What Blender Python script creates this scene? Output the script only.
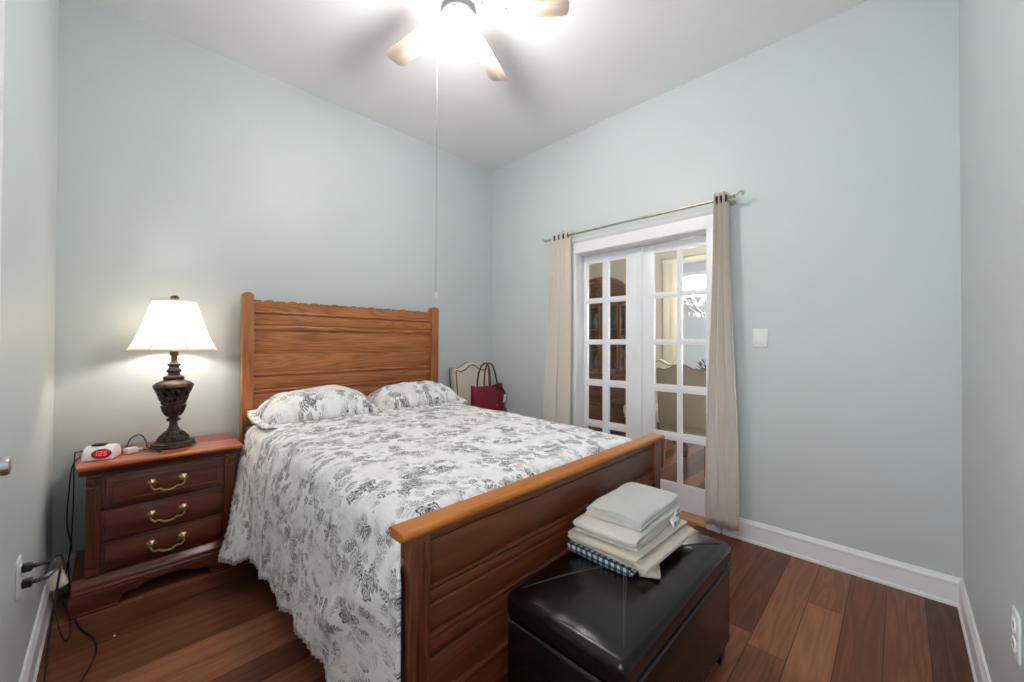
import bpy, bmesh, math, random
from mathutils import Vector, Matrix, noise
random.seed(7)
PI = math.pi
SC = bpy.context.scene
COL = SC.collection
for o in list(bpy.data.objects):
    bpy.data.objects.remove(o)

# room: x from the left wall to the french-door wall, y from the front wall to the bed-head wall
W, L, H = 2.994, 3.268, 3.047
WT = 0.15                      # thickness of the wall that holds the french doors

# ------------------------------------------------------------------ camera
def make_camera():
    f, yaw, pitch, roll = 394.495, 0.79524, 0.0091504, 0.0031121
    cy, sy = math.cos(yaw), math.sin(yaw)
    fw = Vector((sy*math.cos(pitch), cy*math.cos(pitch), math.sin(pitch)))
    r = Vector((cy, -sy, 0)); u = r.cross(fw)
    r2 = r*math.cos(roll)+u*math.sin(roll); u2 = r2.cross(fw)
    cam = bpy.data.cameras.new('camera'); ob = bpy.data.objects.new('camera', cam)
    COL.objects.link(ob)
    M = Matrix((r2, u2, -fw)).transposed().to_4x4(); M.translation = Vector((0.1947, 0.2099, 1.22))
    ob.matrix_world = M
    cam.sensor_fit = 'HORIZONTAL'; cam.sensor_width = 36; cam.lens = 36*f/1024
    cam.clip_start = 0.02; cam.clip_end = 60
    SC.camera = ob
make_camera()

# ------------------------------------------------------------------ world, exposure
wd = bpy.data.worlds.new('daylight'); SC.world = wd; wd.use_nodes = True
wd.node_tree.nodes['Background'].inputs[0].default_value = (0.96, 0.98, 1.0, 1)
wd.node_tree.nodes['Background'].inputs[1].default_value = 6.0
SC.view_settings.view_transform = 'Standard'
SC.view_settings.look = 'None'
SC.view_settings.gamma = 1
SC.view_settings.use_curve_mapping = False
SC.view_settings.exposure = 0.58

FAN = (1.374, 1.74)
GLOBE_STRENGTH = 88
BULB_STRENGTH = 92
CANDLE_STRENGTH = 420

# ------------------------------------------------------------------ node helpers
def new_mat(name):
    m = bpy.data.materials.new(name); m.use_nodes = True
    nt = m.node_tree
    b = nt.nodes['Principled BSDF']
    return m, nt, b
class NG:
    """small wrapper to write node graphs briefly"""
    def __init__(s, nt): s.nt = nt
    def n(s, t, **kw):
        nd = s.nt.nodes.new(t)
        for k, v in kw.items(): setattr(nd, k, v)
        return nd
    def link(s, a, b): s.nt.links.new(a, b)
    def inp(s, sock, v):
        if hasattr(v, 'is_linked') or isinstance(v, bpy.types.NodeSocket): s.link(v, sock)
        else: sock.default_value = v
    def math(s, op, a, b=0.0, c=0.0):
        nd = s.n('ShaderNodeMath', operation=op)
        s.inp(nd.inputs[0], a); s.inp(nd.inputs[1], b); s.inp(nd.inputs[2], c)
        return nd.outputs[0]
    def vmath(s, op, a, b=(0, 0, 0), scale=None):
        nd = s.n('ShaderNodeVectorMath', operation=op)
        s.inp(nd.inputs[0], a); s.inp(nd.inputs[1], b)
        if scale is not None: s.inp(nd.inputs[3], scale)
        return nd.outputs[0] if op != 'LENGTH' else nd.outputs[1]
    def noise(s, vec, scale=5, detail=3, rough=.5, dist=0):
        nd = s.n('ShaderNodeTexNoise'); s.link(vec, nd.inputs['Vector'])
        nd.inputs['Scale'].default_value = scale; nd.inputs['Detail'].default_value = detail
        nd.inputs['Roughness'].default_value = rough; nd.inputs['Distortion'].default_value = dist
        return nd.outputs['Fac']
    def ramp(s, fac, stops):
        nd = s.n('ShaderNodeValToRGB'); s.link(fac, nd.inputs[0])
        e = nd.color_ramp.elements
        while len(e) < len(stops): e.new(.5)
        for k, (p, c) in enumerate(stops):
            e[k].position = p; e[k].color = (*c, 1) if len(c) == 3 else c
        return nd.outputs[0]
    def mix(s, fac, a, b, mode='MIX'):
        nd = s.n('ShaderNodeMix', data_type='RGBA', blend_type=mode)
        s.inp(nd.inputs[0], fac); 
        for sock, v in ((nd.inputs[6], a), (nd.inputs[7], b)):
            if isinstance(v, tuple): sock.default_value = (*v, 1) if len(v) == 3 else v
            else: s.link(v, sock)
        return nd.outputs[2]
    def mapr(s, v, a, b, c=0., d=1., smooth=False):
        nd = s.n('ShaderNodeMapRange'); nd.clamp = True
        if smooth: nd.interpolation_type = 'SMOOTHSTEP'
        s.inp(nd.inputs[0], v)
        for k, x in zip((1, 2, 3, 4), (a, b, c, d)): s.inp(nd.inputs[k], x)
        return nd.outputs[0]
    def sep(s, v):
        nd = s.n('ShaderNodeSeparateXYZ'); s.link(v, nd.inputs[0]); return nd.outputs
    def comb(s, x, y, z=0.):
        nd = s.n('ShaderNodeCombineXYZ')
        for k, v in enumerate((x, y, z)): s.inp(nd.inputs[k], v)
        return nd.outputs[0]
    def coord(s, which='Object'): return s.n('ShaderNodeTexCoord').outputs[which]
    def mapping(s, v, scale=(1, 1, 1), loc=(0, 0, 0), rot=(0, 0, 0)):
        nd = s.n('ShaderNodeMapping'); s.link(v, nd.inputs[0])
        nd.inputs['Location'].default_value = loc; nd.inputs['Rotation'].default_value = rot
        nd.inputs['Scale'].default_value = scale
        return nd.outputs[0]
    def bump(s, b, h, strength=.2, dist=.01):
        nd = s.n('ShaderNodeBump'); nd.inputs['Strength'].default_value = strength
        nd.inputs['Distance'].default_value = dist
        s.link(h, nd.inputs['Height']); s.link(nd.outputs[0], b.inputs['Normal'])

def plain(name, col, rough=.5, metal=0, vary=.06, scale=6, bump=0, bscale=200, coat=0, sheen=0, spec=.5):
    """paint, metal, plastic, leather: one colour with a slight procedural mottling"""
    m, nt, b = new_mat(name); g = NG(nt)
    co = g.coord()
    f = g.noise(co, scale, 3)
    lo = tuple(c*(1-vary) for c in col); hi = tuple(min(1, c*(1+vary)) for c in col)
    g.link(g.ramp(f, [(.3, lo), (.7, hi)]), b.inputs['Base Color'])
    b.inputs['Roughness'].default_value = rough; b.inputs['Metallic'].default_value = metal
    b.inputs['Coat Weight'].default_value = coat; b.inputs['Sheen Weight'].default_value = sheen
    b.inputs['Specular IOR Level'].default_value = spec
    if bump:
        g.bump(b, g.noise(co, bscale, 2), bump, .004)
    return m

def emit(name, col, strength):
    m, nt, b = new_mat(name)
    b.inputs['Base Color'].default_value = (*col, 1)
    b.inputs['Emission Color'].default_value = (*col, 1); b.inputs['Emission Strength'].default_value = strength
    return m

def wood(name, dark, mid, light, axis='x', rough=.35, ring=9, stretch=.55, across=7, coat=.15, fine=.35, fig=.55):
    """plain-sawn timber: contour lines of a stretched noise give the cathedral figure"""
    m, nt, b = new_mat(name); g = NG(nt)
    co = g.coord()
    sc = {'x': (stretch, across, across), 'y': (across, stretch, across), 'z': (across, across, stretch)}[axis]
    v = g.mapping(co, sc)
    n1 = g.noise(v, 1.0, 2, .45, .4)
    rings = g.math('FRACT', g.math('MULTIPLY', n1, ring))
    tri = g.math('ABSOLUTE', g.math('SUBTRACT', g.math('MULTIPLY', rings, 2.0), 1.0))
    fs = {'x': (6, 160, 160), 'y': (160, 6, 160), 'z': (160, 160, 6)}[axis]
    streak = g.noise(g.mapping(co, fs), 1, 3, .6)
    big = g.noise(g.mapping(co, tuple(c*.35 for c in sc)), 1, 2)
    fac = g.math('ADD', g.math('MULTIPLY', tri, fig), g.math('MULTIPLY', streak, fine))
    fac = g.math('ADD', fac, g.math('MULTIPLY', g.math('SUBTRACT', big, .5), .5))
    g.link(g.ramp(fac, [(.05, dark), (.42, mid), (.9, light)]), b.inputs['Base Color'])
    b.inputs['Roughness'].default_value = rough
    b.inputs['Coat Weight'].default_value = coat; b.inputs['Coat Roughness'].default_value = .25
    g.bump(b, streak, .05, .002)
    return m

def floor_mat():
    m, nt, b = new_mat('walnut_planks'); g = NG(nt)
    s = g.sep(g.coord())
    PW, PL = .1335, 2.1
    row = g.math('DIVIDE', g.math('SUBTRACT', s[1], -.0085), PW)
    ri = g.math('FLOOR', row); rf = g.math('FRACT', row)
    wn = g.n('ShaderNodeTexWhiteNoise', noise_dimensions='1D'); g.link(ri, wn.inputs['W'])
    xo = g.math('ADD', g.math('DIVIDE', s[0], PL), g.math('MULTIPLY', wn.outputs[0], 7.3))
    ci = g.math('FLOOR', xo); cf = g.math('FRACT', xo)
    wn2 = g.n('ShaderNodeTexWhiteNoise', noise_dimensions='2D'); g.link(g.comb(ri, ci), wn2.inputs['Vector'])
    rnd = wn2.outputs[0]
    co = g.comb(g.math('ADD', s[0], g.math('MULTIPLY', rnd, 13.)), s[1], g.math('MULTIPLY', rnd, 9.))
    n1 = g.noise(g.mapping(co, (.9, 11, 1)), 1, 2, .5, .5)
    tri = g.math('ABSOLUTE', g.math('SUBTRACT', g.math('MULTIPLY', g.math('FRACT', g.math('MULTIPLY', n1, 7)), 2.), 1.))
    streak = g.noise(g.mapping(co, (5, 150, 1)), 1, 3, .6)
    grain = g.math('ADD', g.math('MULTIPLY', tri, .35), g.math('MULTIPLY', streak, .65))
    fac = g.math('ADD', g.math('ADD', g.math('MULTIPLY', rnd, .50), .10), g.math('MULTIPLY', grain, .40))
    c = g.ramp(fac, [(.15, (.036, .0105, .005)), (.55, (.185, .066, .032)), (.95, (.43, .175, .09))])
    ed = g.math('MINIMUM', g.math('MINIMUM', rf, g.math('SUBTRACT', 1., rf)),
                g.math('MULTIPLY', g.math('MINIMUM', cf, g.math('SUBTRACT', 1., cf)), PL/PW))
    gap = g.mapr(ed, .004, .022)
    c = g.mix(g.math('MULTIPLY', g.math('SUBTRACT', 1., gap), .75), c, (.012, .005, .003))
    g.link(c, b.inputs['Base Color'])
    b.inputs['Roughness'].default_value = .34; b.inputs['Specular IOR Level'].default_value = .2
    g.bump(b, g.math('ADD', gap, g.math('MULTIPLY', grain, .25)), .25, .002)
    return m

def wall_mat(name, col, rough=.5):
    m, nt, b = new_mat(name); g = NG(nt)
    co = g.coord()
    f = g.noise(co, 1.2, 2)
    g.link(g.ramp(f, [(.3, tuple(c*.975 for c in col)), (.7, tuple(c*1.02 for c in col))]), b.inputs['Base Color'])
    b.inputs['Roughness'].default_value = rough; b.inputs['Specular IOR Level'].default_value = .35
    g.bump(b, g.noise(co, 260, 2), .04, .002)
    return m

def glass_mat(name='pane_glass', tint=(.97, .985, .98)):
    m = bpy.data.materials.new(name); m.use_nodes = True; nt = m.node_tree; nt.nodes.clear(); g = NG(nt)
    out = g.n('ShaderNodeOutputMaterial'); mx = g.n('ShaderNodeMixShader')
    tr = g.n('ShaderNodeBsdfTransparent'); gl = g.n('ShaderNodeBsdfGlossy'); fr = g.n('ShaderNodeFresnel')
    tr.inputs[0].default_value = (*tint, 1); gl.inputs['Roughness'].default_value = .02; fr.inputs[0].default_value = 1.45
    f = g.math('MULTIPLY', fr.outputs[0], .8)
    g.link(f, mx.inputs[0]); g.link(tr.outputs[0], mx.inputs[1]); g.link(gl.outputs[0], mx.inputs[2])
    g.link(mx.outputs[0], out.inputs[0])
    return m

def shade_mat():
    m = bpy.data.materials.new('shade_linen'); m.use_nodes = True; nt = m.node_tree; nt.nodes.clear(); g = NG(nt)
    out = g.n('ShaderNodeOutputMaterial'); mx = g.n('ShaderNodeMixShader')
    d = g.n('ShaderNodeBsdfDiffuse'); t = g.n('ShaderNodeBsdfTranslucent')
    c = g.ramp(g.noise(g.coord(), 90, 3), [(.2, (.86, .82, .74)), (.8, (.93, .90, .83))])
    g.link(c, d.inputs[0]); g.link(c, t.inputs[0]); mx.inputs[0].default_value = .62
    g.link(d.outputs[0], mx.inputs[1]); g.link(t.outputs[0], mx.inputs[2]); g.link(mx.outputs[0], out.inputs[0])
    return m

def curtain_mat():
    m = bpy.data.materials.new('curtain_linen'); m.use_nodes = True; nt = m.node_tree; nt.nodes.clear(); g = NG(nt)
    out = g.n('ShaderNodeOutputMaterial'); mx = g.n('ShaderNodeMixShader')
    d = g.n('ShaderNodeBsdfDiffuse'); t = g.n('ShaderNodeBsdfTranslucent')
    c = g.ramp(g.noise(g.mapping(g.coord(), (220, 220, 30)), 1, 2), [(.2, (.80, .73, .665)), (.8, (.88, .815, .745))])
    g.link(c, d.inputs[0]); g.link(c, t.inputs[0]); mx.inputs[0].default_value = .12
    g.link(d.outputs[0], mx.inputs[1]); g.link(t.outputs[0], mx.inputs[2]); g.link(mx.outputs[0], out.inputs[0])
    return m

def toile_mat():
    """white cotton printed with grey leaf sprays and small blossoms, drawn from cell-local coordinates"""
    m, nt, b = new_mat('toile_cotton'); g = NG(nt)
    uv0 = g.coord('UV')
    wob = g.n('ShaderNodeTexNoise'); g.link(uv0, wob.inputs['Vector']); wob.inputs['Scale'].default_value = 14; wob.inputs['Detail'].default_value = 2
    uv = g.vmath('ADD', uv0, g.vmath('MULTIPLY', g.vmath('SUBTRACT', wob.outputs['Color'], (.5, .5, .5)), (.04, .04, 0)))
    ink = None
    def cell(scale, off):
        v = g.n('ShaderNodeTexVoronoi', voronoi_dimensions='2D'); v.inputs['Scale'].default_value = scale
        v.inputs['Randomness'].default_value = .9
        p = g.vmath('ADD', uv, off); g.link(p, v.inputs['Vector'])
        loc = g.vmath('SCALE', g.vmath('SUBTRACT', p, v.outputs['Position']), scale=scale)
        rc = g.sep(v.outputs['Color'])
        rot = g.n('ShaderNodeVectorRotate', rotation_type='Z_AXIS'); g.link(loc, rot.inputs['Vector'])
        g.link(g.math('MULTIPLY', rc[0], 6.283), rot.inputs['Angle'])
        return g.sep(rot.outputs[0]), rc
    def add(a, x): return x if a is None else g.math('MAXIMUM', a, x)
    def spray(scale, off, leaves, dens, dark):
        s, rc = cell(scale, off)
        u = g.math('ADD', s[0], g.math('MULTIPLY', g.math('MULTIPLY', s[1], s[1]), .8)); w = g.math('ABSOLUTE', s[1])
        fu = g.math('SUBTRACT', g.math('FRACT', g.math('ADD', g.math('MULTIPLY', u, leaves), g.math('MULTIPLY', w, -leaves*.8))), .5)
        env = g.mapr(g.math('ABSOLUTE', u), .12, .52, .30, .06)
        leaf = g.math('ADD', g.math('POWER', g.math('DIVIDE', fu, .36), 2.0),
                      g.math('POWER', g.math('DIVIDE', g.math('SUBTRACT', w, g.math('MULTIPLY', env, .55)), g.math('MULTIPLY', env, .55)), 2.0))
        lf = g.mapr(leaf, .75, 1.15, 1., 0.)
        vein = g.mapr(g.math('ABSOLUTE', fu), .0, .12, .35, 1.)
        stem = g.mapr(w, .012, .03, 1., 0.)
        msk = g.mapr(g.math('ABSOLUTE', u), .46, .5, 1., 0.)
        a = g.math('MULTIPLY', g.math('MAXIMUM', g.math('MULTIPLY', lf, vein), stem), msk)
        on = g.math('LESS_THAN', rc[1], dens)
        tone = g.math('ADD', g.math('MULTIPLY', rc[2], dark*.6), dark*.4)
        return g.math('MULTIPLY', g.math('MULTIPLY', a, on), tone)
    def bloom(scale, off, dens, dark):
        s, rc = cell(scale, off)
        r = g.math('SQRT', g.math('ADD', g.math('MULTIPLY', s[0], s[0]), g.math('MULTIPLY', s[1], s[1])))
        th = g.math('ARCTAN2', s[1], s[0])
        edge = g.math('ADD', .24, g.math('MULTIPLY', g.math('ABSOLUTE', g.math('COSINE', g.math('MULTIPLY', th, 2.5))), .14))
        q = g.math('DIVIDE', r, edge)
        outl = g.mapr(g.math('ABSOLUTE', g.math('SUBTRACT', q, .85)), .1, .28, 1., 0.)
        inner = g.mapr(g.math('ABSOLUTE', g.math('SUBTRACT', q, .35)), .08, .2, .8, 0.)
        core = g.math('MAXIMUM', outl, inner)
        return g.math('MULTIPLY', g.math('MULTIPLY', core, g.math('LESS_THAN', rc[1], dens)), dark)
    dens = g.mapr(g.noise(uv0, 7.5, 3), .38, .58, .10, 1.0, True)
    ink = add(ink, spray(11., (.3, .1, 0), 6, .7, .75))
    ink = add(ink, spray(17., (1.7, .45, 0), 5, .65, .85))
    ink = add(ink, spray(25., (3.1, 2.2, 0), 4, .6, .95))
    ink = add(ink, bloom(19., (5.3, 1.1, 0), .35, .75))
    ink = g.math('MULTIPLY', ink, dens)
    speck = g.mapr(g.noise(uv0, 120, 2), .35, .62, .55, 1.15)
    ink = g.math('MULTIPLY', g.math('MULTIPLY', ink, speck), 1.3)
    base = g.ramp(g.noise(uv0, 4, 2), [(.3, (.89, .885, .895)), (.7, (.93, .925, .93))])
    g.link(g.mix(g.math('MINIMUM', ink, 1.), base, (.035, .037, .05)), b.inputs['Base Color'])
    b.inputs['Roughness'].default_value = .85; b.inputs['Specular IOR Level'].default_value = .2
    b.inputs['Sheen Weight'].default_value = .1
    h = g.math('ADD', g.noise(g.mapping(uv0, (55, 26, 1)), 1, 3, .6), g.math('MULTIPLY', g.noise(uv0, 14, 2), 1.2))
    g.bump(b, h, .5, .008)
    return m

def cloth(name, col, vary=.08, scale=260, bump=.7, dist=.008, sheen=.25):
    m, nt, b = new_mat(name); g = NG(nt); co = g.coord()
    f = g.noise(co, scale, 2); f2 = g.noise(co, 12, 2)
    c = g.ramp(g.math('ADD', g.math('MULTIPLY', f, .6), g.math('MULTIPLY', f2, .4)),
               [(.3, tuple(x*(1-vary) for x in col)), (.7, tuple(min(1, x*(1+vary)) for x in col))])
    g.link(c, b.inputs['Base Color']); b.inputs['Roughness'].default_value = .95
    b.inputs['Specular IOR Level'].default_value = .15; b.inputs['Sheen Weight'].default_value = sheen
    g.bump(b, f, bump, dist)
    return m

def check_mat():
    m, nt, b = new_mat('checked_towel'); g = NG(nt); co = g.coord()
    s = g.sep(co)
    def st(a, p): return g.math('GREATER_THAN', g.math('FRACT', g.math('DIVIDE', a, p)), .5)
    f = g.math('ADD', g.math('MULTIPLY', st(g.math('ADD', s[0], s[2]), .022), .5), g.math('MULTIPLY', st(s[1], .022), .5))
    c = g.ramp(f, [(.0, (.62, .66, .66)), (.5, (.10, .15, .19)), (1., (.012, .02, .032))])
    g.link(c, b.inputs['Base Color']); b.inputs['Roughness'].default_value = .95
    g.bump(b, g.noise(co, 350, 2), .4, .003)
    return m

def quilt_mat():
    m, nt, b = new_mat('patchwork_cotton'); g = NG(nt); co = g.coord()
    v = g.n('ShaderNodeTexVoronoi', distance='CHEBYCHEV'); v.inputs['Scale'].default_value = 13; v.inputs['Randomness'].default_value = .35
    g.link(co, v.inputs['Vector'])
    r = g.sep(v.outputs['Color'])[0]
    nd = g.ramp(r, [(0, (.05, .28, .30)), (.22, (.55, .06, .06)), (.42, (.03, .10, .28)), (.6, (.75, .72, .66)), (.78, (.20, .42, .44)), (.9, (.03, .03, .05))])
    g.nt.nodes[-1].color_ramp.interpolation = 'CONSTANT'
    g.link(nd, b.inputs['Base Color']); b.inputs['Roughness'].default_value = .9
    return m

M = {}
M['wall'] = wall_mat('pale_blue_paint', (.608, .660, .662), .42)
M['ceiling'] = wall_mat('ceiling_paint', (.91, .89, .905), .8)
M['beige_wall'] = wall_mat('beige_paint', (.62, .585, .49), .6)
M['far_wall'] = wall_mat('grey_blue_paint', (.64, .72, .78), .6)
M['floor'] = floor_mat()
M['trim'] = plain('white_trim_paint', (.87, .86, .875), .35, vary=.02)
M['door_paint'] = plain('white_door_paint', (.88, .88, .91), .3, vary=.02)
M['cream_trim'] = plain('cream_trim_paint', (.78, .74, .62), .4, vary=.02)
M['glass'] = glass_mat()
M['threshold'] = wood('oak_threshold', (.30, .13, .04), (.50, .24, .08), (.62, .33, .13), 'y')
oak = ((.13, .037, .011), (.40, .138, .040), (.58, .235, .075))
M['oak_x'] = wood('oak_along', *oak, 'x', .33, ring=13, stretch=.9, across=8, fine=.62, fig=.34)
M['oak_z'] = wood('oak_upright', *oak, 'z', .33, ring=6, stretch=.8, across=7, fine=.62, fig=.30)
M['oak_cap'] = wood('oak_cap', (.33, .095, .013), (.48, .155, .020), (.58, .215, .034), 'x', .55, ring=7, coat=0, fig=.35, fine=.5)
M['oak_shaded_x'] = wood('oak_foot_shaded', (.055, .0125, .005), (.125, .033, .012), (.20, .062, .022), 'x', .33, ring=12, stretch=.9, across=8, fine=.6, fig=.34)  # headboard oak darkened: shade at the foot end put into the colour
M['oak_shaded_z'] = wood('oak_foot_post_shaded', (.060, .014, .006), (.135, .036, .013), (.21, .065, .023), 'z', .33, fine=.6, fig=.25)  # foot posts take the same painted shade
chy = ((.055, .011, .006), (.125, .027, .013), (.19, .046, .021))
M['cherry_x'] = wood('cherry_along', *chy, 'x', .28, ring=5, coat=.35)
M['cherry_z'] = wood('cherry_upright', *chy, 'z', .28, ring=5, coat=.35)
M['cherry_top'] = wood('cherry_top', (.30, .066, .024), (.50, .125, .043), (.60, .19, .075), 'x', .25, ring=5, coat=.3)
M['brass'] = plain('aged_brass', (.42, .30, .15), .38, 1, .15, 40)
M['bronze'] = plain('bronze_resin', (.060, .040, .032), .45, .35, .5, 45, bump=.6, bscale=70)
M['dark'] = plain('dark_cavity', (.012, .009, .008), .8)
M['shade'] = shade_mat()
M['shade_trim'] = plain('shade_braid', (.72, .66, .55), .8)
M['bulb'] = emit('lamp_bulb', (1, .92, .82), BULB_STRENGTH)
M['globe'] = emit('fan_globe', (1, .975, .955), GLOBE_STRENGTH)
M['candle'] = emit('candle_bulb', (1, .9, .76), CANDLE_STRENGTH)
M['blade'] = wood('maple_blade', (.74, .58, .46), (.82, .67, .54), (.86, .73, .61), 'x', .4, ring=4, across=9, coat=0)
M['white_metal'] = plain('white_enamel', (.82, .82, .82), .3, vary=.02)
M['chrome'] = plain('brushed_nickel', (.62, .62, .64), .22, 1, .05)
M['rod'] = plain('pewter_rod', (.50, .46, .38), .35, .85, .1, 30)
M['curtain'] = curtain_mat()
M['grommet'] = plain('dark_grommet', (.06, .045, .035), .4, .8)
M['toile'] = toile_mat()
M['ruffle'] = cloth('white_cotton', (.70, .70, .71))
M['mattress'] = cloth('mattress_ticking', (.74, .73, .71))
M['quilt'] = quilt_mat()
M['leather'] = plain('black_brown_leather', (.0055, .0040, .0048), .25, 0, .25, 8, bump=.10, bscale=240, coat=.10, spec=.36)
M['stitch'] = plain('leather_seam', (.03, .026, .029), .42, 0, .1, 60)
M['black_wood'] = plain('black_wood', (.010, .008, .008), .35)
M['towel_grey'] = cloth('terry_grey_white', (.60, .61, .57))
M['towel_white'] = cloth('terry_off_white', (.66, .63, .58))
M['towel_cream'] = cloth('terry_cream', (.64, .59, .50))
M['towel_beige'] = cloth('terry_beige', (.62, .55, .44))
M['check'] = check_mat()
M['tag'] = plain('label_white', (.80, .82, .82), .5)
M['tag_ink'] = plain('label_blue_ink', (.05, .20, .28), .5)
M['plastic'] = plain('white_plastic', (.84, .84, .84), .35, vary=.02)
M['tan_plastic'] = plain('ivory_plastic', (.66, .58, .48), .4, vary=.03)
M['black_plastic'] = plain('black_plastic', (.012, .012, .013), .4)
M['red_lens'] = emit('red_display', (.22, .006, .012), .25)
M['red_digit'] = emit('red_digit', (.9, .05, .07), 1.2)
M['maroon'] = plain('maroon_leather', (.21, .008, .030), .35, 0, .25, 9, bump=.25, bscale=60)
M['maroon_dark'] = plain('maroon_strap', (.085, .006, .014), .35, 0, .2, 20)
M['beige_fabric'] = cloth('beige_upholstery', (.74, .66, .54), .05, 400, .25, .002)
M['tan_fabric'] = cloth('tan_upholstery', (.32, .25, .165), .05, 400, .25, .002)
M['cream_fabric'] = cloth('cream_upholstery', (.66, .58, .42), .05, 400, .25, .002)
M['piping'] = plain('brown_piping', (.14, .075, .045), .6)
M['chair_wood'] = wood('chair_leg_wood', (.07, .03, .014), (.14, .065, .03), (.2, .1, .05), 'z')
M['cab_x'] = wood('cabinet_wood', (.075, .028, .014), (.15, .062, .03), (.23, .105, .055), 'x', .3)
M['cab_z'] = wood('cabinet_upright', (.09, .034, .016), (.18, .075, .036), (.27, .125, .065), 'z', .3)
M['crystal'] = plain('crystal_drop', (.80, .82, .85), .08, 0, .05, coat=1)
M['chand'] = plain('chandelier_metal', (.50, .48, .46), .3, .8)
M['leaf'] = plain('dark_leaf', (.03, .045, .04), .6, vary=.3)
M['china'] = plain('blue_white_china', (.42, .5, .56), .2, vary=.4, scale=30)
M['chain'] = plain('grey_cord', (.42, .42, .43), .7)
M['paper'] = plain('scrap_paper', (.8, .72, .6), .8)

# ------------------------------------------------------------------ mesh helpers
class MB:
    def __init__(s): s.bm = bmesh.new(); s.uv = None
    def _xf(s, vs, mat):
        if mat is not None: bmesh.ops.transform(s.bm, matrix=mat, verts=vs)
    def box(s, x0, x1, y0, y1, z0, z1, bev=0, mat=None, seg=2):
        r = bmesh.ops.create_cube(s.bm, size=1); vs = r['verts']
        for v in vs:
            v.co = Vector(((x0+x1)/2+v.co.x*(x1-x0), (y0+y1)/2+v.co.y*(y1-y0), (z0+z1)/2+v.co.z*(z1-z0)))
        s._xf(vs, mat)
        if bev:
            es = list({e for v in vs for e in v.link_edges})
            bmesh.ops.bevel(s.bm, geom=es, offset=bev, segments=seg, affect='EDGES', profile=.5)
        return s
    def prism(s, poly, axis, a, b, bev=0, mat=None):
        """2-D outline (list of pairs) pushed along an axis from a to b"""
        def P(p, t):
            return {'x': (t, p[0], p[1]), 'y': (p[0], t, p[1]), 'z': (p[0], p[1], t)}[axis]
        va = [s.bm.verts.new(P(p, a)) for p in poly]; vb = [s.bm.verts.new(P(p, b)) for p in poly]
        n = len(poly); fs = []
        fs.append(s.bm.faces.new(va)); fs.append(s.bm.faces.new(vb[::-1]))
        for i in range(n):
            fs.append(s.bm.faces.new((va[i], vb[i], vb[(i+1) % n], va[(i+1) % n])))
        bmesh.ops.recalc_face_normals(s.bm, faces=fs)
        s._xf(va+vb, mat)
        if bev:
            es = list({e for v in va+vb for e in v.link_edges})
            bmesh.ops.bevel(s.bm, geom=es, offset=bev, segments=2, affect='EDGES', profile=.5)
        return s
    def lathe(s, prof, c=(0, 0, 0), seg=24, mat=None, ripple=0, nrip=8):
        rows = []; cap0 = cap1 = None; allv = []
        for (r, z) in prof:
            row = []
            for k in range(seg):
                a = 2*PI*k/seg; rr = r*(1+ripple*math.cos(nrip*a)) if ripple else r
                row.append(s.bm.verts.new((c[0]+rr*math.cos(a), c[1]+rr*math.sin(a), c[2]+z)))
            rows.append(row); allv += row
        fs = []
        for i in range(len(rows)-1):
            for k in range(seg):
                fs.append(s.bm.faces.new((rows[i][k], rows[i][(k+1) % seg], rows[i+1][(k+1) % seg], rows[i+1][k])))
        fs.append(s.bm.faces.new(rows[0][::-1])); fs.append(s.bm.faces.new(rows[-1]))
        bmesh.ops.recalc_face_normals(s.bm, faces=fs)
        s._xf(allv, mat)
        return s
    def cyl(s, a, b, r, r2=None, seg=16):
        a = Vector(a); b = Vector(b); d = b-a; h = d.length
        mat = Matrix.Translation(a) @ d.to_track_quat('Z', 'Y').to_matrix().to_4x4()
        return s.lathe([(r, 0), (r if r2 is None else r2, h)], seg=seg, mat=mat)
    def tube(s, pts, r, seg=8, smooth=0, closed=False):
        pts = [Vector(p) for p in pts]
        if smooth: pts = catmull(pts, smooth)
        rad = r if callable(r) else (lambda t: r)
        n = len(pts); rows = []
        up = Vector((0, 0, 1)); prev = None
        for i, p in enumerate(pts):
            t = (pts[min(i+1, n-1)]-pts[max(i-1, 0)]).normalized()
            if prev is None:
                nn = t.orthogonal().normalized()
            else:
                nn = (prev-t*prev.dot(t))
                nn = nn.normalized() if nn.length > 1e-6 else t.orthogonal().normalized()
            prev = nn; bb = t.cross(nn); q = rad(i/(n-1))
            rows.append([s.bm.verts.new(p+nn*math.cos(2*PI*k/seg)*q+bb*math.sin(2*PI*k/seg)*q) for k in range(seg)])
        fs = []
        for i in range(n-1):
            for k in range(seg):
                fs.append(s.bm.faces.new((rows[i][k], rows[i][(k+1) % seg], rows[i+1][(k+1) % seg], rows[i+1][k])))
        fs.append(s.bm.faces.new(rows[0][::-1])); fs.append(s.bm.faces.new(rows[-1]))
        bmesh.ops.recalc_face_normals(s.bm, faces=fs)
        return s
    def ball(s, c, r, sc=(1, 1, 1), seg=16, mat=None):
        res = bmesh.ops.create_uvsphere(s.bm, u_segments=seg, v_segments=max(6, seg//2), radius=r)
        for v in res['verts']: v.co = Vector((c[0]+v.co.x*sc[0], c[1]+v.co.y*sc[1], c[2]+v.co.z*sc[2]))
        s._xf(res['verts'], mat)
        return s
    def grid(s, fn, nu, nv, uvfn=None, closed_u=False):
        if uvfn and s.uv is None: s.uv = s.bm.loops.layers.uv.new('UVMap')
        vs = [[s.bm.verts.new(fn(i/nu, j/nv)) for j in range(nv+1)] for i in range(nu+1)]
        for i in range(nu):
            for j in range(nv):
                idx = ((i, j), (i+1, j), (i+1, j+1), (i, j+1))
                try: f = s.bm.faces.new([vs[a][b] for a, b in idx])
                except ValueError: continue
                if uvfn:
                    for lp, (a, b) in zip(f.loops, idx): lp[s.uv].uv = uvfn(a/nu, b/nv)
        return s
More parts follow.
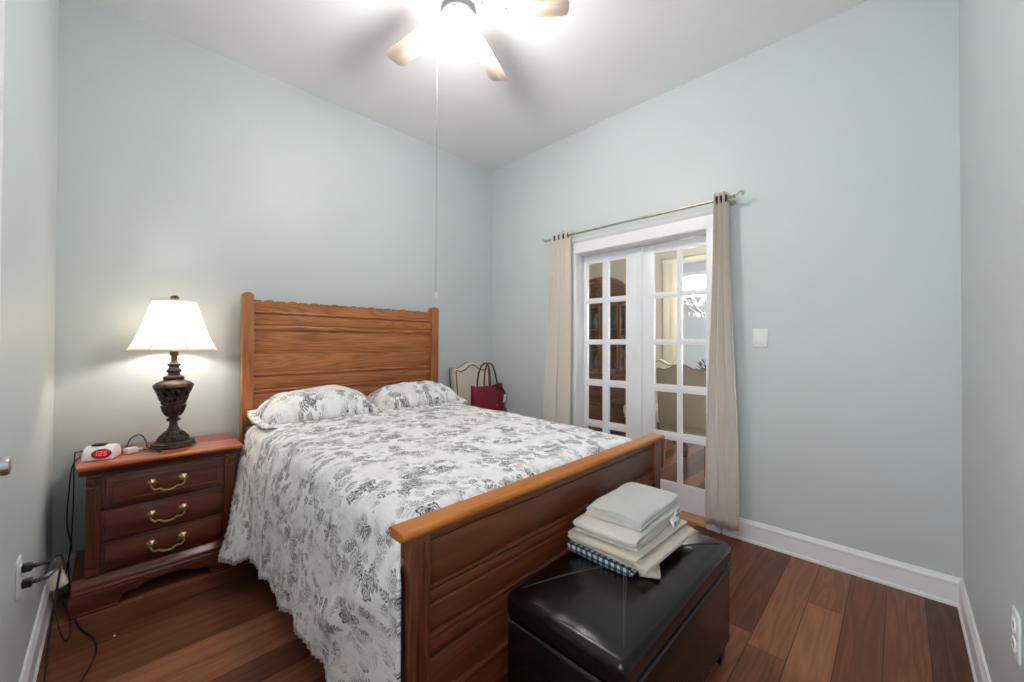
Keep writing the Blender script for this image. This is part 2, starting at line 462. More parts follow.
    def build(s, name, mat, parent=None, ang=38, solid=0, loc=None, subsurf=0, offset=0):
        bm = s.bm
        bm.normal_update()
        for f in bm.faces: f.smooth = True
        lim = math.radians(ang)
        for e in bm.edges:
            if len(e.link_faces) == 2 and e.calc_face_angle(0) > lim: e.smooth = False
        me = bpy.data.meshes.new(name); bm.to_mesh(me); bm.free()
        me.materials.append(M[mat] if isinstance(mat, str) else mat)
        o = bpy.data.objects.new(name, me); COL.objects.link(o)
        if parent: o.parent = parent
        if loc: o.location = loc
        if subsurf:
            md = o.modifiers.new('sub', 'SUBSURF'); md.levels = subsurf; md.render_levels = subsurf
        if solid:
            md = o.modifiers.new('solid', 'SOLIDIFY'); md.thickness = solid; md.offset = offset
        return o

def catmull(pts, n):
    out = []
    P = [pts[0]*2-pts[1]]+list(pts)+[pts[-1]*2-pts[-2]]
    for i in range(1, len(P)-2):
        a, b, c, d = P[i-1], P[i], P[i+1], P[i+2]
        for k in range(n):
            t = k/n
            out.append(.5*((2*b)+(c-a)*t+(2*a-5*b+4*c-d)*t*t+(3*b-a-3*c+d)*t**3))
    out.append(pts[-1])
    return out

def thing(name, label, cat, loc=(0, 0, 0), rz=0, group=None):
    o = bpy.data.objects.new(name, None); COL.objects.link(o)
    o.location = loc; o.rotation_euler = (0, 0, rz); o.empty_display_size = .1
    o['label'] = label; o['category'] = cat
    if group: o['group'] = group
    return o
def tag(o, label, cat, group=None):
    o['label'] = label; o['category'] = cat
    if group: o['group'] = group
    return o
def struct(o):
    o['kind'] = 'structure'; return o
def dup(root, label, loc=None, rz=None):
    r = root.copy(); COL.objects.link(r); r['label'] = label
    if loc: r.location = loc
    if rz is not None: r.rotation_euler = (0, 0, rz)
    for ch in list(root.children):
        c = ch.copy(); COL.objects.link(c); c.parent = r
        for gch in list(ch.children):
            d = gch.copy(); COL.objects.link(d); d.parent = c
    return r
def smooth01(t):
    t = max(0, min(1, t)); return t*t*(3-2*t)

# ================================================================== the setting
DY0, DY1, DZ = 1.125, 2.19, 2.0          # french-door opening in the right wall
DX1 = 5.55                                # far wall of the dining room
FX1 = 8.6                                 # outer wall of the room beyond
YB0, YB1 = -1.2, 4.6
struct(MB().box(-.15, FX1+.2, YB0, YB1, -.06, 0).build('floor', 'floor'))
struct(MB().box(-.15, W+WT, -.15, L+.15, H, H+.1).build('ceiling', 'ceiling'))
struct(MB().box(-.12, W, L, L+.12, 0, H).build('wall_back', 'wall'))
struct(MB().box(-.12, W+WT, -.12, 0, 0, H).build('wall_front', 'wall'))
LD0, LD1, LDZ = .80, 1.585, 2.04          # bedroom door in the left wall
VY0, VY1, VZ0, VZ1 = .075, .635, .60, 2.45  # added unseen window for fill light, in the left wall behind the camera
struct(MB().box(-.12, 0, 0, VY0, 0, H).box(-.12, 0, VY1, LD0, 0, H).box(-.12, 0, VY0, VY1, 0, VZ0).box(-.12, 0, VY0, VY1, VZ1, H)
       .box(-.12, 0, LD1, L, 0, H).box(-.12, 0, LD0, LD1, LDZ, H).build('wall_left', 'wall'))
m = MB()
for (a, b) in ((VY0-.07, VY0), (VY1, VY1+.07)): m.box(0, .018, a, b, VZ0-.07, VZ1+.07, .003)
m.box(0, .018, VY0, VY1, VZ1, VZ1+.07, .003); m.box(-.02, .035, VY0-.07, VY1+.07, VZ0-.03, VZ0, .004); m.box(0, .016, VY0, VY1, VZ0-.1, VZ0-.03, .003)
for (a, b, c, d) in ((VY0, VY0+.03, VZ0, VZ1), (VY1-.03, VY1, VZ0, VZ1), (VY0, VY1, VZ0, VZ0+.035), (VY0, VY1, VZ1-.03, VZ1), (VY0, VY1, 1.50, 1.535)): m.box(-.085, -.05, a, b, c, d)
wf = struct(m.build('fill_window_left', 'trim'))
MB().box(-.070, -.066, VY0+.025, VY1-.025, VZ0+.03, VZ1-.025).build('glass_panes', 'glass', wf)
struct(MB().box(W, W+WT, 0, DY0, 0, H).box(W, W+WT, DY1, L+.12, 0, H).box(W, W+WT, DY0, DY1, DZ, H).build('wall_right', 'wall'))

# baseboards: flat board, stepped cap and shoe
BBP = [(0, 0), (.020, 0), (.020, .012), (.014, .020), (.013, .098), (.0155, .102), (.0155, .112), (.010, .122), (.007, .133), (0, .133)]
def baseboard(name, wall, a, b):
    m = MB()
    if wall == 'right': m.prism([(W-x, z) for x, z in BBP], 'y', a, b)
    if wall == 'left': m.prism([(x, z) for x, z in BBP], 'y', a, b)
    if wall == 'back': m.prism([(L-x, z) for x, z in BBP], 'x', a, b)
    if wall == 'front': m.prism([(x, z) for x, z in BBP], 'x', a, b)
    return struct(m.build(name, 'trim', ang=25))
baseboard('baseboard_right', 'right', 0, DY0-.095)
baseboard('baseboard_right_corner', 'right', DY1+.095, L)
baseboard('baseboard_left', 'left', LD1+.115, L)
baseboard('baseboard_back', 'back', 0, W)
baseboard('baseboard_front', 'front', 0, W)

# french-door casing and jamb
def casing_profile(o): return
m = MB()
cw = .085
m.box(W-.018, W, DY1, DY1+cw, 0, DZ+.02, .004); m.box(W-.024, W, DY1+cw-.022, DY1+cw, 0, DZ+.02, .004)
m.box(W-.018, W, DY0-cw, DY0, 0, DZ+.02, .004); m.box(W-.024, W, DY0-cw, DY0-cw+.022, 0, DZ+.02, .004)
m.prism([(W, DZ), (W-.018, DZ), (W-.020, DZ+.05), (W-.020, DZ+.085), (W-.036, DZ+.103), (W-.040, DZ+.122), (W, DZ+.122)], 'y', DY0-cw-.012, DY1+cw+.012)
struct(m.build('trim_1', 'trim', ang=25))
m = MB()
m.box(W-.006, W+WT+.006, DY1-.006, DY1+.004, 0, DZ); m.box(W-.006, W+WT+.006, DY0-.004, DY0+.006, 0, DZ); m.box(W-.006, W+WT+.006, DY0, DY1, DZ-.006, DZ+.004)
struct(m.build('trim_2', 'trim'))
struct(MB().prism([(W-.004, 0), (W-.004, .012), (W+.02, .022), (W+WT, .022), (W+WT, 0)], 'y', DY0, DY1).build('trim_3', 'threshold'))

# the two glazed doors, ten lights each
RX0, RX1 = W+.105, W+.142
MID = 1.661
GZ = [(1.617, 1.921), (1.264, 1.578), (.925, 1.226), (.575, .874), (.205, .522)]
def french(name, y0, y1, g0, g1, gm):
    """y0<y1 leaf edges; g0..g1 glazed span; gm = the muntin's two edges"""
    m = MB()
    m.box(RX0, RX1, y0, g0, .026, DZ-.010, .003); m.box(RX0, RX1, g1, y1, .026, DZ-.010, .003)
    m.box(RX0, RX1, g0, g1, GZ[0][1], DZ-.010); m.box(RX0, RX1, g0, g1, .026, GZ[-1][0])
    for k in range(4):
        z0, z1 = GZ[k+1][1], GZ[k][0]
        m.prism([(RX0+.004, z0), (RX0, z0+.012), (RX0, z1-.012), (RX0+.004, z1), (RX1-.004, z1), (RX1, z1-.012), (RX1, z0+.012), (RX1-.004, z0)], 'y', g0, g1)
    m.prism([(RX0+.003, gm[0]), (RX0-.001, gm[0]+.012), (RX0-.001, gm[1]-.012), (RX0+.003, gm[1]), (RX1-.003, gm[1]), (RX1-.003, gm[0])], 'z', GZ[-1][0], GZ[0][1])
    # bead round each light
    for (z0, z1) in GZ:
        for (a, b) in ((g0, gm[0]), (gm[1], g1)):
            w = .0025
            m.box(RX0+.002, RX0+.016, a-.001, a+w, z0, z1); m.box(RX0+.002, RX0+.016, b-w, b+.001, z0, z1)
            m.box(RX0+.002, RX0+.016, a, b, z0-.001, z0+w); m.box(RX0+.002, RX0+.016, a, b, z1-w, z1+.001)
    d = struct(m.build(name, 'door_paint'))
    p = MB()
    for (z0, z1) in GZ:
        for (a, b) in ((g0, gm[0]), (gm[1], g1)):
            p.box(RX0+.016, RX0+.020, a+.002, b-.002, z0+.002, z1-.002)
    p.build('glass_panes', 'glass', d)
    return d
french('door_2', MID+.0015, DY1-.009, 1.775, 2.147, (1.938, 1.990))
dr = french('door_3', DY0+.009, MID-.0015, 1.162, 1.547, (1.338, 1.367))
MB().prism([(RX0-.012, MID-.022), (RX0-.012, MID+.022), (RX0-.001, MID+.028), (RX0-.001, MID-.028)], 'z', .03, DZ-.012).build('astragal', 'door_paint', dr)

# bedroom door in the left wall, only its casing and knob reach into the picture
m = MB()
for (a, b) in ((LD0-.08, LD0), (LD1, LD1+.088)): m.box(0, .020, a, b, 0, LDZ, .003)
m.box(0, .020, LD0-.08, LD1+.088, LDZ, LDZ+.08, .003)
struct(m.build('trim_4', 'trim'))
m = MB().box(-.045, -.008, LD0+.003, LD1-.003, .01, LDZ-.003, .002)
for (a, b) in ((.20, .95), (1.10, 1.88)):
    for (c, d) in ((LD0+.10, LD0+.34), (LD0+.44, LD1-.10)): m.box(-.012, -.003, c, d, a, b, .006)
d1 = struct(m.build('door_1', 'door_paint'))
k = MB().lathe([(.030, 0), (.030, .006), (.012, .012), (.010, .020), (.017, .026), (.0195, .031), (.0195, .057), (.0175, .061), (.012, .062)], seg=24,
               mat=Matrix.Translation((-.008, 1.518, .968)) @ Matrix.Rotation(PI/2, 4, 'Y'))
k.build('door_knob', 'chrome', d1)

# ------------------------------------------------------------------ dining room and the room beyond
OPY = 2.35                               # right of this the far wall opens to the next room
HD = 2.39
struct(MB().box(DX1, DX1+.12, OPY, YB1, 0, H).box(DX1, DX1+.12, YB0, OPY, HD, H).build('wall_dining', 'beige_wall'))
struct(MB().box(W+WT, FX1, YB1, YB1+.1, 0, H).build('wall_dining_side', 'beige_wall'))
SX0, SX1, SZ0, SZ1 = 5.9, 8.3, .4, 2.6       # side window added out of view to light the far wall
struct(MB().box(W+WT, SX0, YB0-.1, YB0, 0, H).box(SX1, FX1, YB0-.1, YB0, 0, H).box(SX0, SX1, YB0-.1, YB0, 0, SZ0).box(SX0, SX1, YB0-.1, YB0, SZ1, H).build('wall_dining_front', 'far_wall'))
struct(MB().box(W+WT, W+WT+.012, L+.12, YB1, 0, H).build('wall_dining_near', 'beige_wall'))
WZ0, WZ1, WY0, WY1 = .75, 2.62, -.9, 1.5    # unseen window added to light the room beyond
TZ0, TZ1, TY0, TY1 = 2.22, 2.66, 2.35, 4.2   # high transom beside it
struct(MB().box(FX1, FX1+.12, YB0, WY0, 0, H).box(FX1, FX1+.12, WY0, WY1, 0, WZ0).box(FX1, FX1+.12, WY0, WY1, WZ1, H).box(FX1, FX1+.12, WY1, TY0, 0, H)
       .box(FX1, FX1+.12, TY0, TY1, 0, TZ0).box(FX1, FX1+.12, TY0, TY1, TZ1, H).box(FX1, FX1+.12, TY1, YB1, 0, H).build('wall_far', 'far_wall'))
struct(MB().box(W+WT, FX1+.2, YB0-.1, YB1+.1, H, H+.1).build('ceiling_dining', 'ceiling'))
m = MB()
m.box(DX1-.025, DX1+.14, OPY-.02, OPY+.18, 0, HD+.0, .006); m.box(DX1-.035, DX1+.15, OPY-.03, OPY+.19, HD-.055, HD, .008); m.box(DX1-.034, DX1, OPY-.02, OPY+.07, 0, HD-.055, .006)
m.box(DX1-.02, DX1+.14, YB0, OPY-.02, HD-.05, HD, .004)
struct(m.build('trim_5', 'cream_trim'))
m = MB()
m.box(FX1-.03, FX1+.03, WY0-.08, WY0, WZ0-.08, WZ1+.08); m.box(FX1-.03, FX1+.03, WY1, WY1+.08, WZ0-.08, WZ1+.08)
m.box(FX1-.03, FX1+.03, WY0, WY1, WZ1, WZ1+.08); m.box(FX1-.05, FX1+.03, WY0-.08, WY1+.08, WZ0-.08, WZ0)
m.box(FX1, FX1+.04, .27, .33, WZ0, WZ1); m.box(FX1, FX1+.04, WY0, WY1, 1.68, 1.72)
wn = struct(m.build('fill_window_far', 'trim'))
MB().box(FX1+.05, FX1+.055, WY0, WY1, WZ0, WZ1).build('glass_panes', 'glass', wn)
m = MB().box(FX1-.02, FX1+.03, TY0-.06, TY0, TZ0-.06, TZ1+.06).box(FX1-.02, FX1+.03, TY1, TY1+.06, TZ0-.06, TZ1+.06).box(FX1-.02, FX1+.03, TY0, TY1, TZ0-.06, TZ0).box(FX1-.02, FX1+.03, TY0, TY1, TZ1, TZ1+.06)
wt_ = struct(m.build('window_3', 'trim'))
MB().box(FX1+.05, FX1+.055, TY0, TY1, TZ0, TZ1).build('glass_panes', 'glass', wt_)
m = MB().box(SX0, SX0+.05, YB0-.08, YB0-.03, SZ0, SZ1).box(SX1-.05, SX1, YB0-.08, YB0-.03, SZ0, SZ1).box(SX0, SX1, YB0-.08, YB0-.03, SZ0, SZ0+.05).box(SX0, SX1, YB0-.08, YB0-.03, SZ1-.05, SZ1).box(7.07, 7.13, YB0-.08, YB0-.03, SZ0, SZ1)
ws_ = struct(m.build('fill_window_side', 'trim'))
MB().box(SX0+.04, SX1-.04, YB0-.06, YB0-.055, SZ0+.04, SZ1-.04).build('glass_panes', 'glass', ws_)

# ================================================================== bed
bed = thing('bed', 'oak double bed with tall notched headboard and low capped footboard', 'bed', (1.5, 2.14, 0))
BO = Vector((-1.5, -2.14, 0))
def bb(mb): 
    bmesh.ops.translate(mb.bm, verts=mb.bm.verts, vec=BO); return mb
HX0, HX1 = .834, 2.172
HY0, HY1 = 3.150, 3.185
m = MB()
m.box(HX0-.01, HX1+.01, HY0+.008, HY1, .28, 1.49)                    # backing board
def slab(mb, z0, z1, y, bev=.006): mb.box(HX0, HX1, y, HY0+.012, z0, z1, bev)
slab(m, 1.345, 1.412, HY0-.002); slab(m, 1.312, 1.342, HY0-.010, .009)
slab(m, 1.156, 1.296, HY0+.004, .004); slab(m, 1.040, 1.154, HY0+.004, .004)
slab(m, 1.012, 1.036, HY0-.010, .009); slab(m, .930, 1.008, HY0-.001); slab(m, .905, .926, HY0-.008, .008)
slab(m, .775, .900, HY0+.004, .004); slab(m, .62, .770, HY0-.001); slab(m, .45, .615, HY0-.001)
hb = bb(m).build('headboard', 'oak_x', bed)
# crest with tabs and half-round scallops
def crest():
    pts = [(HX0, 1.418)]
    z0 = 1.487; n = 9; pw = (HX1-HX0)/(n+.55)
    x = HX0
    out = [(HX0, z0+.015)]
    x = HX0+.045
    out += [(x, z0+.015)]
    for k in range(n):
        out += [(x+.003, z0-.002), (x+.010, z0-.002)]
        c = x+.010+.034
        for q in range(9):
            a = PI-PI*q/8; out.append((c+.033*math.cos(a), z0+.003+.017*math.sin(a)))
        x2 = c+.034
        out += [(x2, z0-.002), (x2+.007, z0-.002), (x2+.010, z0+.015)]
        x = min(x2+.010+(pw-.088), HX1-.002)
        out += [(x, z0+.015)]
    out += [(HX1, z0+.015), (HX1, 1.418)]
    return pts+out
cm = MB().prism(crest(), 'y', HY0-.006, HY0+.024)
for k in range(56):                                                   # incised flutes under the crest
    x = HX0+.02+k*(HX1-HX0-.04)/55
    cm.box(x-.0035, x+.0035, HY0-.0085, HY0-.004, 1.455, 1.482)
cm.box(HX0, HX1, HY0-.012, HY0, 1.418, 1.432, .004)
bb(cm).build('crest_rail', 'oak_x', hb)
def round_post(x0, x1, y0, y1, z1):
    r = (x1-x0)/2; c = (x0+x1)/2; poly = [(x0, 0), (x0, z1-r*.75)]
    for q in range(1, 12):
        a = PI-PI*q/12; poly.append((c+r*math.cos(a), z1-r*.75+r*.75*math.sin(a)))
    poly += [(x1, z1-r*.75), (x1, 0)]
    mm = MB().prism(poly, 'y', y0, y1, .004)
    mm.box(c-.010, c+.010, y0-.003, y0+.002, .5, z1-.06, .002)
    return mm
for (a, b) in ((.774, HX0+.002), (HX1-.002, 2.241)):
    bb(round_post(a, b, 3.128, 3.196, 1.547)).build('headboard_post', 'oak_z', hb)
# footboard
FX0, FXX = .738, 2.224
m = MB()
m.box(FX0+.05, FXX-.05, 1.126, 1.146, .16, .715)
def fslab(z0, z1, y, bev=.005): m.box(FX0+.055, FXX-.055, y, 1.130, z0, z1, bev)
fslab(.690, .716, 1.116); fslab(.572, .686, 1.122, .003); fslab(.556, .570, 1.113, .006); fslab(.520, .554, 1.116); fslab(.506, .518, 1.113, .005)
fslab(.440, .503, 1.122, .003); fslab(.422, .437, 1.113, .006); fslab(.378, .420, 1.116); fslab(.362, .376, 1.113, .006); fslab(.262, .359, 1.122, .003)
fslab(.24, .26, 1.113, .006); fslab(.16, .238, 1.116)
fb = bb(m).build('footboard', 'oak_shaded_x', bed)
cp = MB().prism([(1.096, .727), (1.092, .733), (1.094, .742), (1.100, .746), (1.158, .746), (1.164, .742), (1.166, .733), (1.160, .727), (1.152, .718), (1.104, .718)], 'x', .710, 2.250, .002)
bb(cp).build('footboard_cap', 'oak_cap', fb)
for (a, b, s) in ((FX0, FX0+.062, 1), (FXX-.062, FXX, -1)):
    pm = MB().box(a, b, 1.104, 1.156, 0, .72, .004)
    for q in (.016, .031, .046): pm.box(a+q-.0045, a+q+.0045, 1.1005, 1.106, .03, .70, .003)
    bb(pm).build('footboard_post', 'oak_shaded_z', fb)
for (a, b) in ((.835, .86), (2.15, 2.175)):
    bb(MB().box(a, b, 1.15, 3.14, .22, .38, .004)).build('side_rail', 'oak_shaded_x', bed)

mt = MB().box(.832, 2.172, 1.19, 3.115, .27, .69, .05, seg=4)
tag(mt.build('mattress', 'mattress'), 'thick pale mattress lying in the oak bed under the printed bedspread', 'mattress')
# patchwork quilt hanging by the headboard
def qf(u, v):
    y = 2.60+.50*u
    t = v*.30
    if t < .04: return (.825-.03*t/.04, y, .7005)
    d = t-.04
    return (.800-.012*smooth01(d*4)-.01*math.sin(u*14)*d, y, .698-d)
q = MB().grid(qf, 20, 24)
tag(q.build('quilt', 'quilt', solid=.008), 'teal, red and navy patchwork quilt edge showing between nightstand and bedspread', 'quilt')

# bedspread
YA, YE = 1.172, 2.99
def bs_pt(u, v):
    """u across (left hem -> right hem), v from the foot to the head"""
    sl, st, sr = .60, 1.40, .52
    tot = sl+st+sr; s = u*tot
    y = YA+(YE-YA)*v
    n1 = noise.noise(Vector((s*5, y*5, 1.3))); n2 = noise.noise(Vector((s*14, y*14, 7.7)))
    topz = .712+.012*math.sin((y-1.2)/1.9*PI)+.022*v
    rad = .075
    if s < sl:
        d = 1-s/sl                                                    # 0 at the top edge, 1 at the hem
        hem = .165+.012*abs(math.sin(y*19))+.01*n1
        fold = (math.sin(y*21+2.5*n1)+.6*math.sin(y*37+1.3))*.5
        z = topz-rad*.55-(topz-rad*.55-hem)*d
        x = .782-.040*math.sin(min(1, d*3.0)*PI/2)-.045*d+fold*.017*d+n2*.005
        # corner flare towards the nightstand
        fl = smooth01((v-.80)/.16)
        x -= .085*fl*d**1.8
        z -= .035*fl*d
        y2 = y-.30*d**.75*smooth01((v-.55)/.45)
        # folded corner hanging in front of the foot post
        ft = smooth01((.10-v)/.10)
        diag = math.exp(-((d-.15-1.5*(y-1.17))/.13)**2)*smooth01((1.75-y)/.25)
        x -= .028*diag
        near = smooth01((.06-v)/.06)
        x = x+(.724-x)*near*smooth01(d*8)
        return Vector((x, y2-.048*ft*smooth01(d*8), z))
    if s > sl+st:
        d = (s-sl-st)/sr
        fold = (math.sin(y*20+2.*n1)+.5*math.sin(y*33))*.5
        z = topz-rad*.55-(topz-rad*.55-.23)*d
        x = 2.215+.030*math.sin(min(1, d*3.)*PI/2)+.02*d+fold*.012*d
        return Vector((x, y, z))
    t = (s-sl)/st
    xx = .782+(2.215-.782)*t
    e = min(xx-.782, 2.215-xx)
    dz = -rad*.55*(1-min(1, e/.10))**2.2
    crown = .012*math.sin(t*PI)
    z = topz+dz+crown+n1*.006+n2*.004
    # pressed down at the foot
    f = smooth01((.045-v)/.045); z -= .045*f
    return Vector((xx, y, z))
m = MB().grid(bs_pt, 150, 120, lambda u, v: (u*2.52, v*1.82))
bsp = tag(m.build('bedspread', 'toile', solid=.010, ang=80, offset=1), 'white bedspread with grey leafy toile print spread over the bed', 'bedspread')
def hem_ruffle():
    mm = MB()
    uvl = mm.bm.loops.layers.uv.new('UVMap')
    def strip(fn, n, w, down):
        prev = None
        for k in range(n+1):
            a, dirv = fn(k/n)
            lip = math.sin(k*1.35)*.006
            p0 = a+Vector((lip*.4, 0, 0)); p1 = a+dirv*w*(1+.3*math.sin(k*1.35+.6))+Vector((lip, lip*.5, 0))
            cur = (mm.bm.verts.new(p0), mm.bm.verts.new(p1))
            if prev: mm.bm.faces.new((prev[0], cur[0], cur[1], prev[1]))
            prev = cur
    strip(lambda t: (bs_pt(0, t)+Vector((-.004, 0, .004)), Vector((-.1, 0, -1))), 260, .016, 1)
    strip(lambda t: (bs_pt(t*.238, 1)+Vector((-.004, 0, 0)), Vector((-.25, .97, -.1))), 90, .016, 1)
    return mm
hem_ruffle().build('scalloped_edge', 'ruffle', bsp, solid=.003, ang=80)
# pillows in matching shams
def pillow(name, x0, x1, y0, y1, zc, hgt, tilt, seed, label):
    root = thing(name, label, 'pillow', ((x0+x1)/2, (y0+y1)/2, zc), 0, 'pillows on the bed')
    w, d = (x1-x0)/2, (y1-y0)/2
    mm = MB()
    def fn(sgn):
        def f(u, v):
            a, b = 2*u-1, 2*v-1
            th = max(0, (1-abs(a)**3.2))**.62*max(0, (1-abs(b)**2.6))**.62
            n = noise.noise(Vector((a*2.2+seed, b*2.2, seed*1.7)))*.022*th+noise.noise(Vector((a*7+seed, b*7, seed)))*.008*th
            x = a*w*(1-.05*(b*b)); y = b*d*(1-.06*a*a)
            z = sgn*hgt*th*(1.0 if sgn > 0 else .35)+n
            return Vector((x, y, z+tilt*b*d))
        return f
    mm.grid(fn(1), 40, 30, lambda u, v: (seed+u*w*2, v*d*2+seed*.4))
    mm.grid(fn(-1), 40, 30, lambda u, v: (seed+u*w*2, v*d*2))
    bmesh.ops.remove_doubles(mm.bm, verts=mm.bm.verts, dist=.0008)
    bmesh.ops.recalc_face_normals(mm.bm, faces=mm.bm.faces)
    p = mm.build('sham', 'toile', root, ang=80)
    fl = MB(); N = 220; prev = None
    uvl = fl.bm.loops.layers.uv.new('UVMap')
    for k in range(N+1):
        t = 4*k/N; sd = int(t) % 4; q = t-int(t); e = 2*q-1
        a, b = ((e, -1), (1, e), (-e, 1), (-1, -e))[sd]
        x = a*w*(1-.05*(b*b)); y = b*d*(1-.06*a*a)
        base = Vector((x, y, tilt*b*d))
        out = Vector((a**5, b**5, 0)); out = out.normalized() if out.length > .01 else Vector((a, b, 0)).normalized()
        wob = math.sin(k*1.1)*.007
        tip = base+out*(.042+.006*math.sin(k*1.1+1.))+Vector((0, 0, wob-.012))
        cur = (fl.bm.verts.new(base), fl.bm.verts.new(base*.5+tip*.5+Vector((0, 0, wob*.4))), fl.bm.verts.new(tip))
        if prev:
            for i in range(2):
                f = fl.bm.faces.new((prev[i], cur[i], cur[i+1], prev[i+1]))
                for lp in f.loops: lp[uvl].uv = (lp.vert.co.x+seed, lp.vert.co.y)
        prev = cur
    fl.build('flange', 'toile', root, ang=80, solid=.004)
    return root
pillow('pillow', .815, 1.495, 2.71, 3.075, .786, .140, .13, 1.3, 'pillow in toile sham nearest the bedside lamp')
pillow('pillow', 1.515, 2.22, 2.73, 3.08, .790, .126, .13, 4.9, 'pillow in toile sham nearest the maroon handbag')

# ================================================================== nightstand
ns = thing('nightstand', 'dark cherry nightstand with three drawers in the corner beside the bed', 'nightstand', (.405, 3.04, 0))
NO = Vector((-.405, -3.04, 0))
def nn(mb): bmesh.ops.translate(mb.bm, verts=mb.bm.verts, vec=NO); return mb
YF = 2.862; YK = 3.240; NX0, NX1 = .124, .690
m = MB().box(NX0, NX1, YF, YK, .135, .622)
m.box(NX0-.004, NX1+.004, YF-.004, YK, .135, .150, .004)
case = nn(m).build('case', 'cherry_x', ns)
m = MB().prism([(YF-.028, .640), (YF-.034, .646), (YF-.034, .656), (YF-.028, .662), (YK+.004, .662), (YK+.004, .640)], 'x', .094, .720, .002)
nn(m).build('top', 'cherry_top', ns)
m = MB().prism([(YF-.004, .612), (YF-.012, .618), (YF-.014, .626), (YF-.024, .634), (YF-.026, .641), (YK, .641), (YK, .612)], 'x', NX0-.022, NX1+.022, .002)
nn(m).build('cornice', 'cherry_x', ns)
m = MB().prism([(YF-.004, .150), (YF-.010, .146), (YF-.018, .136), (YF-.030, .126), (YF-.034, .118), (YF-.034, .108), (YF-.040, .100), (YF-.040, .086), (YK, .086), (YK, .150)], 'x', NX0-.040, NX1+.040, .002)
nn(m).build('base_moulding', 'cherry_x', ns)
def apron():
    z0, z1 = 0, .090; a, b = NX0-.046, NX1+.046
    pts = [(a, z1), (a, 0), (a+.155, 0), (a+.160, .022), (a+.172, .046), (a+.19, .052), (a+.215, .048), (a+.25, .068), (a+.30, .074)]
    mir = [(a+b-x, z) for x, z in pts[::-1]]
    return pts+mir
m = MB().prism(apron(), 'y', YF-.046, YF-.024, .002)
m.box(NX0-.046, NX0+.109, YF-.050, YF-.04, 0, .014, .003); m.box(NX1-.109, NX1+.046, YF-.050, YF-.04, 0, .014, .003)
for s in (NX0-.046, NX1+.024): m.box(s, s+.022, YF-.03, YF+.10, 0, .088); m.box(s, s+.022, YK-.1, YK, 0, .088)
nn(m).build('bracket_base', 'cherry_x', ns)
for c in (NX0+.024, NX1-.024):                                        # fluted pilasters with carved caps
    m = MB().box(c-.024, c+.024, YF-.010, YF, .150, .612, .002)
    for q in (-.013, -.0045, .0045, .013): m.cyl((c+q, YF-.010, .195), (c+q, YF-.010, .545), .0034, seg=8)
    m.box(c-.025, c+.025, YF-.016, YF, .150, .182, .003); m.box(c-.025, c+.025, YF-.015, YF, .548, .556, .002); m.box(c-.025, c+.025, YF-.016, YF, .598, .612, .003)
    for s in (-1, 1):
        for r in (.011, .0055): m.tube([(c+s*.011+r*math.cos(t*.5), YF-.011, .577+r*math.sin(t*.5)) for t in range(13)], .0028, 6)
    m.tube([(c, YF-.011, .558), (c, YF-.016, .572), (c, YF-.012, .596)], .005, 6, 4)
    nn(m).build('pilaster', 'cherry_z', ns)
for (z0, z1) in ((.445, .600), (.296, .440), (.155, .291)):
    a, b = NX0+.050, NX1-.050
    m = MB().box(a, b, YF-.008, YF+.01, z0, z1, .003)
    m.prism([(a+.012, z0+.012), (b-.012, z0+.012), (b-.012, z1-.012), (a+.012, z1-.012)], 'y', YF-.016, YF-.006, .006)
    if z1 > .59:                                                       # raised inner moulding on the top drawer
        for (p, q, r, s) in ((a+.03, b-.03, z0+.030, z0+.036), (a+.03, b-.03, z1-.036, z1-.030), (a+.03, a+.036, z0+.03, z1-.03), (b-.036, b-.03, z0+.03, z1-.03)):
            m.box(p, q, YF-.020, YF-.014, r, s, .002)
    dr = nn(m).build('drawer', 'cherry_x', ns)
    c = (a+b)/2; zc = (z0+z1)/2+.008; y = YF-.016
    h = MB()
    for s in (-1, 1):
        h.lathe([(.020, 0), (.020, .002), (.015, .005), (.011, .010), (.007, .012), (.007, .020), (.009, .022), (.006, .026)], seg=14, ripple=.12, nrip=7,
                mat=Matrix.Translation((c+s*.060, y, zc)) @ Matrix.Rotation(PI/2, 4, 'X'))
    h.tube([(c-.060, y-.018, zc-.002), (c-.063, y-.026, zc-.012), (c-.050, y-.030, zc-.028), (c-.034, y-.030, zc-.026), (c-.018, y-.031, zc-.036), (c, y-.032, zc-.039),
            (c+.018, y-.031, zc-.036), (c+.034, y-.030, zc-.026), (c+.050, y-.030, zc-.028), (c+.063, y-.026, zc-.012), (c+.060, y-.018, zc-.002)],
           lambda t: .0038+.0022*math.sin(t*PI)**2, 8, 4)
    nn(h).build('bail_pull', 'brass', dr)

# ------------------------------------------------------------------ table lamp
LX, LY, LZ = .442, 3.035, .6625
lp = thing('table_lamp', 'lit table lamp with carved bronze urn base and white bell shade', 'lamp', (LX, LY, LZ))
m = MB().lathe([(.097, 0), (.098, .010), (.092, .016), (.095, .022), (.084, .030), (.066, .034)], seg=8)
m.lathe([(.066, .032), (.067, .040), (.055, .052), (.043, .064), (.033, .076), (.026, .088)], seg=32, ripple=.05, nrip=12)
base = m.build('lamp_base', 'bronze', lp)
lf = MB()                                                             # carved leaves on the foot
for k in range(10):
    a = 2*PI*k/10
    ca, sa = math.cos(a), math.sin(a)
    lf.tube([(.066*ca, .066*sa, .040), (.057*ca, .057*sa, .053), (.046*ca, .046*sa, .068), (.033*ca, .033*sa, .082)], lambda t: .0065*(1-.5*t), 6, 3)
    a2 = a+PI/10
    lf.ball((.056*math.cos(a2), .056*math.sin(a2), .052), .0085, seg=8)
lf.build('carved_foot', 'bronze', base)
m = MB().lathe([(.026, .086), (.030, .092), (.022, .100), (.018, .118), (.018, .134), (.030, .140), (.031, .148), (.022, .154), (.020, .160),
                (.032, .166), (.040, .190), (.047, .216), (.049, .232)], seg=32)
